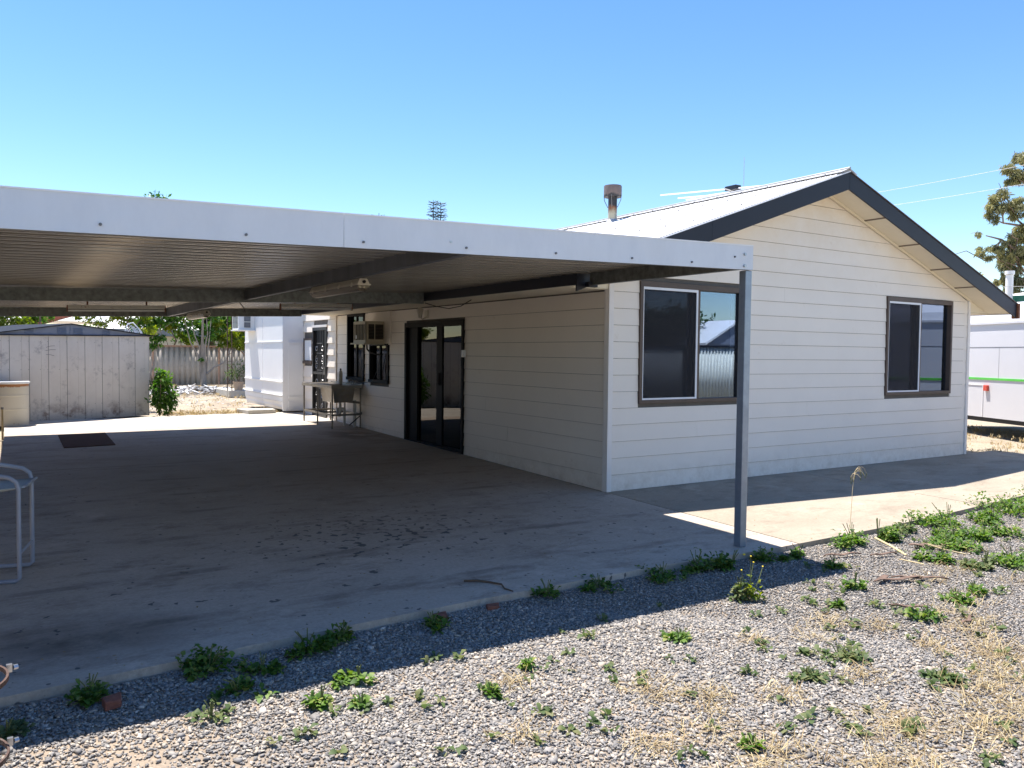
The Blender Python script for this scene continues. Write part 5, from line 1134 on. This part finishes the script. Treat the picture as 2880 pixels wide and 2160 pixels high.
WD = [
 (-5.20, -2.72, .13, .12, 110, 'spreading dark weed at the slab edge nearest the left corner', 'leafy'),
 (-5.52, -2.95, .14, .06, 90, 'flat dark weed mat at the left frame edge below the slab', 'leafy'),
 (-4.68, -2.68, .20, .15, 200, 'largest dark weed clump on the shaded slab edge', 'leafy'),
 (-4.45, -2.80, .15, .08, 110, 'low shaded weed just right of the largest dark clump', 'leafy'),
 (-4.18, -2.66, .15, .14, 150, 'bushy shaded weed at the slab edge left of the broken brick', 'leafy'),
 (-3.97, -2.62, .12, .14, 120, 'upright shaded weed close to the broken brick at the slab edge', 'leafy'),
 (-3.45, -2.66, .10, .09, 80, 'reddish dark weed beside the broken brick at the slab edge', 'leafy'),
 (-4.62, -2.98, .18, .07, 120, 'low shaded weed in the gravel between slab and shadow line', 'leafy'),
 (-4.78, -3.20, .12, .08, 80, 'pale leafy weed catching the sun at the left shadow line', 'rosette'),
 (-4.33, -3.30, .15, .10, 150, 'bright green weed clump left of the two at the shadow line', 'leafy'),
 (-4.10, -3.17, .15, .09, 150, 'bright green weed clump right of the two at the shadow line', 'leafy'),
 (-4.18, -3.40, .08, .05, 50, 'tiny bright weed in front of the two sunny clumps', 'leafy'),
 (-2.55, -2.52, .12, .13, 100, 'small curly weed at the slab edge below the twig', 'rosette'),
 (-2.15, -2.55, .17, .09, 130, 'low weed at the middle of the shaded slab edge', 'leafy'),
 (-1.60, -2.58, .22, .10, 180, 'wide low weed band along the slab edge left of the post', 'leafy'),
 (-1.25, -2.56, .12, .20, 90, 'wispy upright weed on the slab edge left of the post', 'leafy'),
 (-.95, -2.62, .20, .16, 220, 'thick dark weed with a yellow flower left of the post base', 'leafy'),
 (-.62, -2.60, .13, .12, 110, 'dark leafy weed right beside the post base', 'leafy'),
 (-.28, -2.70, .16, .12, 150, 'dark weed at the slab corner right of the post', 'leafy'),
 (-.30, -3.02, .13, .10, 110, 'weed just right of the post inside the shadow tip', 'leafy'),
 (-1.50, -3.20, .10, .22, 150, 'tall pale flowering weed straddling the shadow line below the post', 'leafy'),
 (.52, -2.60, .17, .17, 190, 'bright leafy weed at the foot of the tall grass stem', 'leafy'),
 (.80, -2.66, .19, .20, 220, 'bright leafy weed just right of the tall grass stem', 'leafy'),
 (1.35, -2.62, .14, .12, 110, 'small pale weed at the path edge between bigger clumps', 'leafy'),
 (1.95, -2.62, .24, .22, 260, 'tall bright weed clump at the path edge, middle right', 'leafy'),
 (1.45, -2.95, .25, .14, 260, 'broad bright weed patch in gravel right of the stem', 'leafy'),
 (1.10, -3.10, .17, .10, 150, 'bright weed patch in gravel left of the broad one', 'leafy'),
 (2.50, -2.75, .30, .18, 320, 'dense bright weed bank near the right edge of the path', 'leafy'),
 (3.10, -2.62, .32, .20, 340, 'dense bright weed bank at the far right of the path edge', 'leafy'),
 (3.80, -2.50, .34, .24, 340, 'farthest right weed bank along the path edge', 'leafy'),
 (1.75, -3.05, .25, .16, 280, 'large leafy weed in the gravel below the path clumps', 'leafy'),
 (.62, -3.30, .14, .12, 140, 'round weed right of the curled straw stalks', 'leafy'),
 (.80, -3.55, .15, .12, 150, 'weed between the round one and the paler right clump', 'leafy'),
 (1.10, -3.60, .15, .13, 150, 'weed in the row of small clumps, third from the bark', 'leafy'),
 (1.60, -3.62, .15, .15, 150, 'darker feathery weed near the right frame edge', 'leafy'),
 (-.62, -3.42, .11, .15, 110, 'upright leafy weed left of the curled bark strips', 'leafy'),
 (-.25, -3.90, .15, .09, 150, 'leafy weed below the bark strips', 'leafy'),
 (-.78, -4.02, .14, .10, 140, 'leafy weed clump below and left of the dark bark chips', 'leafy'),
 (.05, -3.86, .12, .08, 110, 'small leafy weed right of the dark bark chips', 'leafy'),
 (.75, -4.10, .10, .14, 90, 'upright weed by the right frame edge in the gravel', 'leafy'),
 (-2.35, -3.52, .12, .06, 90, 'small bright weed in the middle of the sunny gravel', 'leafy'),
 (-3.62, -3.60, .08, .05, 50, 'small sprig near the dry grass, left middle gravel', 'leafy'),
 (-3.30, -3.42, .07, .05, 45, 'tiny green sprig above the left dry grass', 'leafy'),
 (-1.75, -4.10, .18, .05, 170, 'flat grey green creeping weed in the centre right gravel', 'leafy'),
 (-2.15, -4.20, .15, .04, 130, 'flat pale creeping weed left of the grey green one', 'leafy'),
 (-1.55, -4.55, .16, .05, 150, 'flat creeping weed in the lower right gravel', 'leafy'),
 (-2.95, -4.55, .09, .05, 60, 'tiny weed in the lower middle gravel', 'leafy'),
 (-1.05, -3.60, .09, .05, 70, 'tiny weed just right of the shadow tip', 'leafy'),
]
for i, (x, y, r, h, n, lab, kind) in enumerate(WD):
    if y < -2.75 and x < .3: r *= .6; h *= .7; n = int(n*.45)
    elif x < .2: r *= .8; h *= .75; n = int(n*.7)
    weed(x, y, r, h, n, lab, 'leaf_weed_pale' if ('pale' in lab or 'flat' in lab or 'feathery' in lab) else 'leaf_weed', kind)
# flowers on the flowering weeds
fw = E('flowering_stem', (-1.46, -3.24, gz(-3.2)-.04), 'slim weed stems tipped with tiny yellow flowers in the sun below the post', 'weed')
for dx, dy, hh in ((0, 0, .25), (.05, .02, .20), (-.05, .03, .16), (.08, -.03, .18)):
    MB().tube([(-1.46, -3.24, gz(-3.2)-.04), (-1.46+dx*.6, -3.24+dy, gz(-3.2)+hh*.6), (-1.46+dx, -3.24+dy, gz(-3.2)+hh)], .0025, 4).build('stem', 'leaf_stem', fw)
    MB().lathe((-1.46+dx, -3.24+dy, gz(-3.2)+hh), [(0, 0), (.005, .002), (.006, .006), (0, .009)], 6).build('flower', 'flower_yellow', fw)
    V, F, rn = weed_mesh(-1.46+dx*.7, -3.24+dy, .04, hh, 22, 'leafy'); npmesh('foliage', V, F, rn, 'leaf_lime', fw)
o = MB().lathe((-.93, -2.72, gz(-2.7)+.07), [(0, 0), (.010, .004), (.010, .012), (0, .015)], 6).build('yellow_flower', 'flower_yellow'); o['label'] = 'single yellow flower in the dark weed left of the post'; o['category'] = 'flower'
# tall oat grass stem
og = E('oat_grass_stem', (.56, -2.55, gz(-2.5)), 'tall thin wild oat stem with drooping seed head against the path', 'grass stem')
top = Vector((.66, -2.52, .50)); MB().tube([(.56, -2.55, gz(-2.5)-.03), (.585, -2.545, .15), (.62, -2.53, .35), tuple(top), (.70, -2.52, .53), (.76, -2.51, .50)], .0022, 5).build('stem', 'straw_stalk', og)
for k in range(12):
    a = rng.random()*6.28; p0 = Vector((.64+.01*k, -2.52, .47+.006*k)); p1 = p0+Vector((.06*math.cos(a)+.01, .05*math.sin(a), -.02-.05*rng.random()))
    MB().tube([p0, (p0+p1)/2+Vector((0, 0, .015)), p1], .0012, 4).build('stalk', 'straw_stalk', og)
    MB().tube([p1, p1+Vector((.003, 0, -.014)), p1+Vector((.005, 0, -.03))], [.002, .005, .001], 5).build('seed', 'leaf_stem', og)
# dry grass tufts (uncountable)
V = []; F = []; rn = []
tuf = [(-3.45, -3.55, .16, 60), (-2.95, -3.95, .20, 90), (-2.75, -4.15, .18, 80), (-2.0, -3.75, .12, 40), (-1.65, -3.85, .15, 50), (-2.9, -4.65, .22, 120), (-2.25, -4.75, .24, 130), (-1.95, -4.95, .3, 200), (-1.3, -4.7, .2, 100), (-1.6, -4.95, .26, 150), (-.9, -4.5, .18, 80), (-1.2, -4.3, .14, 60), (-1.35, -3.75, .16, 60), (-.5, -4.2, .12, 40), (-3.7, -4.0, .12, 40), (-2.45, -4.3, .15, 60), (-1.15, -3.95, .14, 50), (.1, -3.55, .2, 60), (-.1, -4.4, .14, 50), (-1.9, -4.35, .14, 60), (-3.3, -4.35, .14, 60), (.6, -3.9, .15, 40), (1.2, -3.2, .2, 60), (2.2, -3.1, .3, 80), (-3.2, -4.75, .2, 90), (-2.6, -4.9, .25, 120)]
tuf += [(-1.05, -4.55, .25, 140), (-.75, -4.25, .2, 90), (-1.5, -4.75, .3, 160), (-2.5, -5.05, .25, 120), (-.2, -3.95, .2, 70), (-3.0, -4.35, .2, 70), (.5, -3.5, .22, 60), (-.55, -4.0, .2, 60)]
for cx, cy, r, n in tuf:
    for i in range(int(n*1.3)):
        a = rng.random()*6.283; q = r*rng.random()**.8; bx, by = cx+q*math.cos(a), cy+q*math.sin(a)*.8; L_ = .03+.09*rng.random(); aa = rng.random()*6.283; el = rng.random()**2*.9+.05
        d = np.array((math.cos(aa)*math.cos(el), math.sin(aa)*math.cos(el), math.sin(el)))*L_; s = np.array((-math.sin(aa), math.cos(aa), 0))*.0016; b0 = np.array((bx, by, gz(by)-.028)); k = len(V)
        V += [b0-s, b0+s, b0+d*.6+s, b0+d*.6-s, b0+d+np.array((0, 0, -L_*.12))+s*.3, b0+d+np.array((0, 0, -L_*.12))-s*.3]; F += [(k, k+1, k+2, k+3), (k+3, k+2, k+4, k+5)]; q2 = rng.random(); rn += [q2, q2]
o = npmesh('dry_grass', V, F, rn, 'dry_grass'); o['kind'] = 'stuff'; o['label'] = 'scattered straw coloured dry grass tufts in the gravel'; o['category'] = 'grass'
# tiny scattered green seedlings in the gravel and dry weeds in the yard
V = []; F = []; rn = []
for i in range(260):
    x = rng.uniform(-4.8, 3.5); y = rng.uniform(-5.2, -2.9) if x < .5 else rng.uniform(-4.2, -2.7)
    v, f, r_n = weed_mesh(x, y, .035, .03, rng.integers(4, 12), 'leafy'); k = len(V); V += v; F += [tuple(q+k for q in ff) for ff in f]; rn += r_n
o = npmesh('seedlings', V, F, rn, 'leaf_weed_pale'); o['kind'] = 'stuff'; o['label'] = 'tiny scattered green seedlings among the gravel'; o['category'] = 'seedlings'
V = []; F = []; rn = []
for i in range(420):
    if i < 200: x = rng.uniform(-2.9, 3); y = rng.uniform(10.4, 24.8)
    elif i < 300: x = rng.uniform(-2.7, -.5); y = rng.uniform(10.3, 10.9)
    else: x = rng.uniform(7.2, 12); y = rng.uniform(-.5, 3.5)
    v, f, r_n = weed_mesh(x, y, .12, .10, rng.integers(8, 26), 'blade'); k = len(V); v = [np.array(q)*1 for q in v]; V += v; F += [tuple(q+k for q in ff) for ff in f]; rn += r_n
o = npmesh('dry_weeds', V, F, rn, 'dry_grass'); o['kind'] = 'stuff'; o['label'] = 'sparse dry weeds and leaf litter over the sandy yard'; o['category'] = 'weeds'
# leaf litter flakes on the sand
n = 2600; V, F, rn = leaves([(0, 0, 0)], [1.], n, .09, .5); V = V.reshape(n, 4, 3); cen = V.mean(1, keepdims=True); V = (V-cen); V[..., 2] *= .25
q = np.stack([rng.uniform(-2.9, 3.2, n), rng.uniform(10.3, 25, n)**1, np.full(n, .150)], 1); V += q[:, None]
o = npmesh('leaf_litter', V.reshape(-1, 3), F, rn*.5, 'debris'); o['kind'] = 'stuff'; o['label'] = 'scattered dead leaves over the sandy back yard'; o['category'] = 'litter'

n = 420; V, F, rn = leaves([(0, 0, 0)], [1.], n, .022, .45); V = V.reshape(n, 4, 3); V -= V.mean(1, keepdims=True); V[..., 2] *= .3
qx = rng.uniform(-5.4, 6.5, n); qy = np.where(rng.random(n) < .6, np.interp(qx, [-6, -5.3, -4.4, -3.1, -1.5, -.4, 1.1, 2.5, 4.2, 9], [-2.64, -2.62, -2.54, -2.47, -2.44, -2.5, -2.47, -2.39, -2.25, -2.0])+.05+rng.random(n)**2*.9, rng.uniform(-2.2, 7.5, n)); qy = np.where((qx > -.1) & (qy > -.05), -.08-rng.random(n)*.4, qy)
V += np.stack([qx, qy, SL*qy+.005], 1)[:, None]
o = npmesh('slab_litter', V.reshape(-1, 3), F, rn*.6, 'dry_grass'); o['kind'] = 'stuff'; o['label'] = 'tiny dry leaf scraps blown over the concrete'; o['category'] = 'litter'
# ------------------------------------------------------------------ bricks, bark strips, stalks
def brick(x, y, ang, l, w, h, lab, cut=.0):
    b = MB(); c, s = math.cos(ang), math.sin(ang); z = gz(y)-.04
    q = [(-l/2, -w/2), (l/2-cut, -w/2), (l/2, w/2), (-l/2+cut*.5, w/2)]; P4 = [(x+c*a-s*d, y+s*a+c*d) for a, d in q]
    b.hexa([(a, d, z) for a, d in P4]+[(a, d, z+h*(1-.25*(i == 1))) for i, (a, d) in enumerate(P4)])
    o = b.build('broken_brick', 'brick_red', bevel=.006); o['label'] = lab; o['category'] = 'brick'
brick(-5.12, -2.86, .3, .10, .07, .045, 'broken red brick in the shaded gravel near the left corner', .03)
brick(-3.36, -2.60, .1, .11, .07, .045, 'small red brick piece at the middle of the slab edge', .03)
brick(-2.98, -2.56, -.1, .10, .05, .03, 'flat red brick chip half buried at the slab edge', .02)
def strip(x, y, ang, l, w, lab, mat='bark_strip', name='bark_strip', curl=.008):
    n = 7; V = []; c, s = math.cos(ang), math.sin(ang)
    for i in range(n):
        tt = i/(n-1)-.5; ww = w*(1-abs(tt)*1.3)*(.8+.4*rng.random()); off = rng.normal()*.005
        for sg in (-1, 0, 1):
            V.append((x+c*tt*l-s*(sg*ww/2+off), y+s*tt*l+c*(sg*ww/2+off), gz(y)-.018+(curl if sg else 0)+.006*math.sin(i*1.7)))
    F = [(i*3+j, i*3+j+1, i*3+j+4, i*3+j+3) for i in range(n-1) for j in range(2)]
    o = npmesh(name, V, F, None, mat); o.modifiers.new('thick', 'SOLIDIFY').thickness = .004; o['label'] = lab; o['category'] = 'bark'
strip(-.18, -3.47, -.25, .44, .045, 'long curled brown bark strip, largest in the gravel'); strip(-.02, -3.52, -.6, .40, .04, 'narrow bark strip crossing the largest bark strip')
strip(-.28, -3.40, .15, .22, .05, 'pale broad bark piece beside the largest strip'); strip(-.70, -3.86, -.75, .22, .035, 'short dark bark chip in open gravel below the strips')
strip(-.62, -4.18, .3, .2, .03, 'thin dark bark sliver in the right gravel'); strip(.92, -2.98, -.5, .22, .07, 'brown bark curl tucked under the weeds by the stem'); strip(1.05, -3.08, .1, .18, .05, 'small bark piece beside the curl under the weeds')
strip(.05, -2.85, -.3, .34, .03, 'reddish bark sliver between the shadow tip and the path'); strip(.35, -3.0, -.2, .28, .03, 'reddish bark sliver left of the curled straw stalks')
cable('straw_stalk', [(.62, -2.75, gz(-2.7)+.03), (.55, -2.95, gz(-3)+.01), (.42, -3.15, gz(-3)-.0)], .008, 'straw_stalk', 'thick pale straw stalk leaning out of the bright weeds', 'stalk')
cable('straw_stalk', [(.95, -3.15, gz(-3)+.0), (.8, -3.1, gz(-3)+.03), (.78, -3.25, gz(-3)+.02), (.9, -3.35, gz(-3)-.01)], .006, 'straw_stalk', 'curled pale straw stalk hooking through the gravel weeds', 'stalk')
cable('straw_stalk', [(.25, -3.2, gz(-3)+.0), (.15, -3.28, gz(-3)+.03), (.2, -3.42, gz(-3)+.02)], .005, 'straw_stalk', 'short bent straw stalk above the bark strips', 'stalk')
print('objects', len(bpy.data.objects), 'tris', sum(sum(len(p.vertices)-2 for p in o.data.polygons) if len(o.data.polygons) < 5000 else len(o.data.polygons)*2 for o in bpy.data.objects if o.type == 'MESH'))
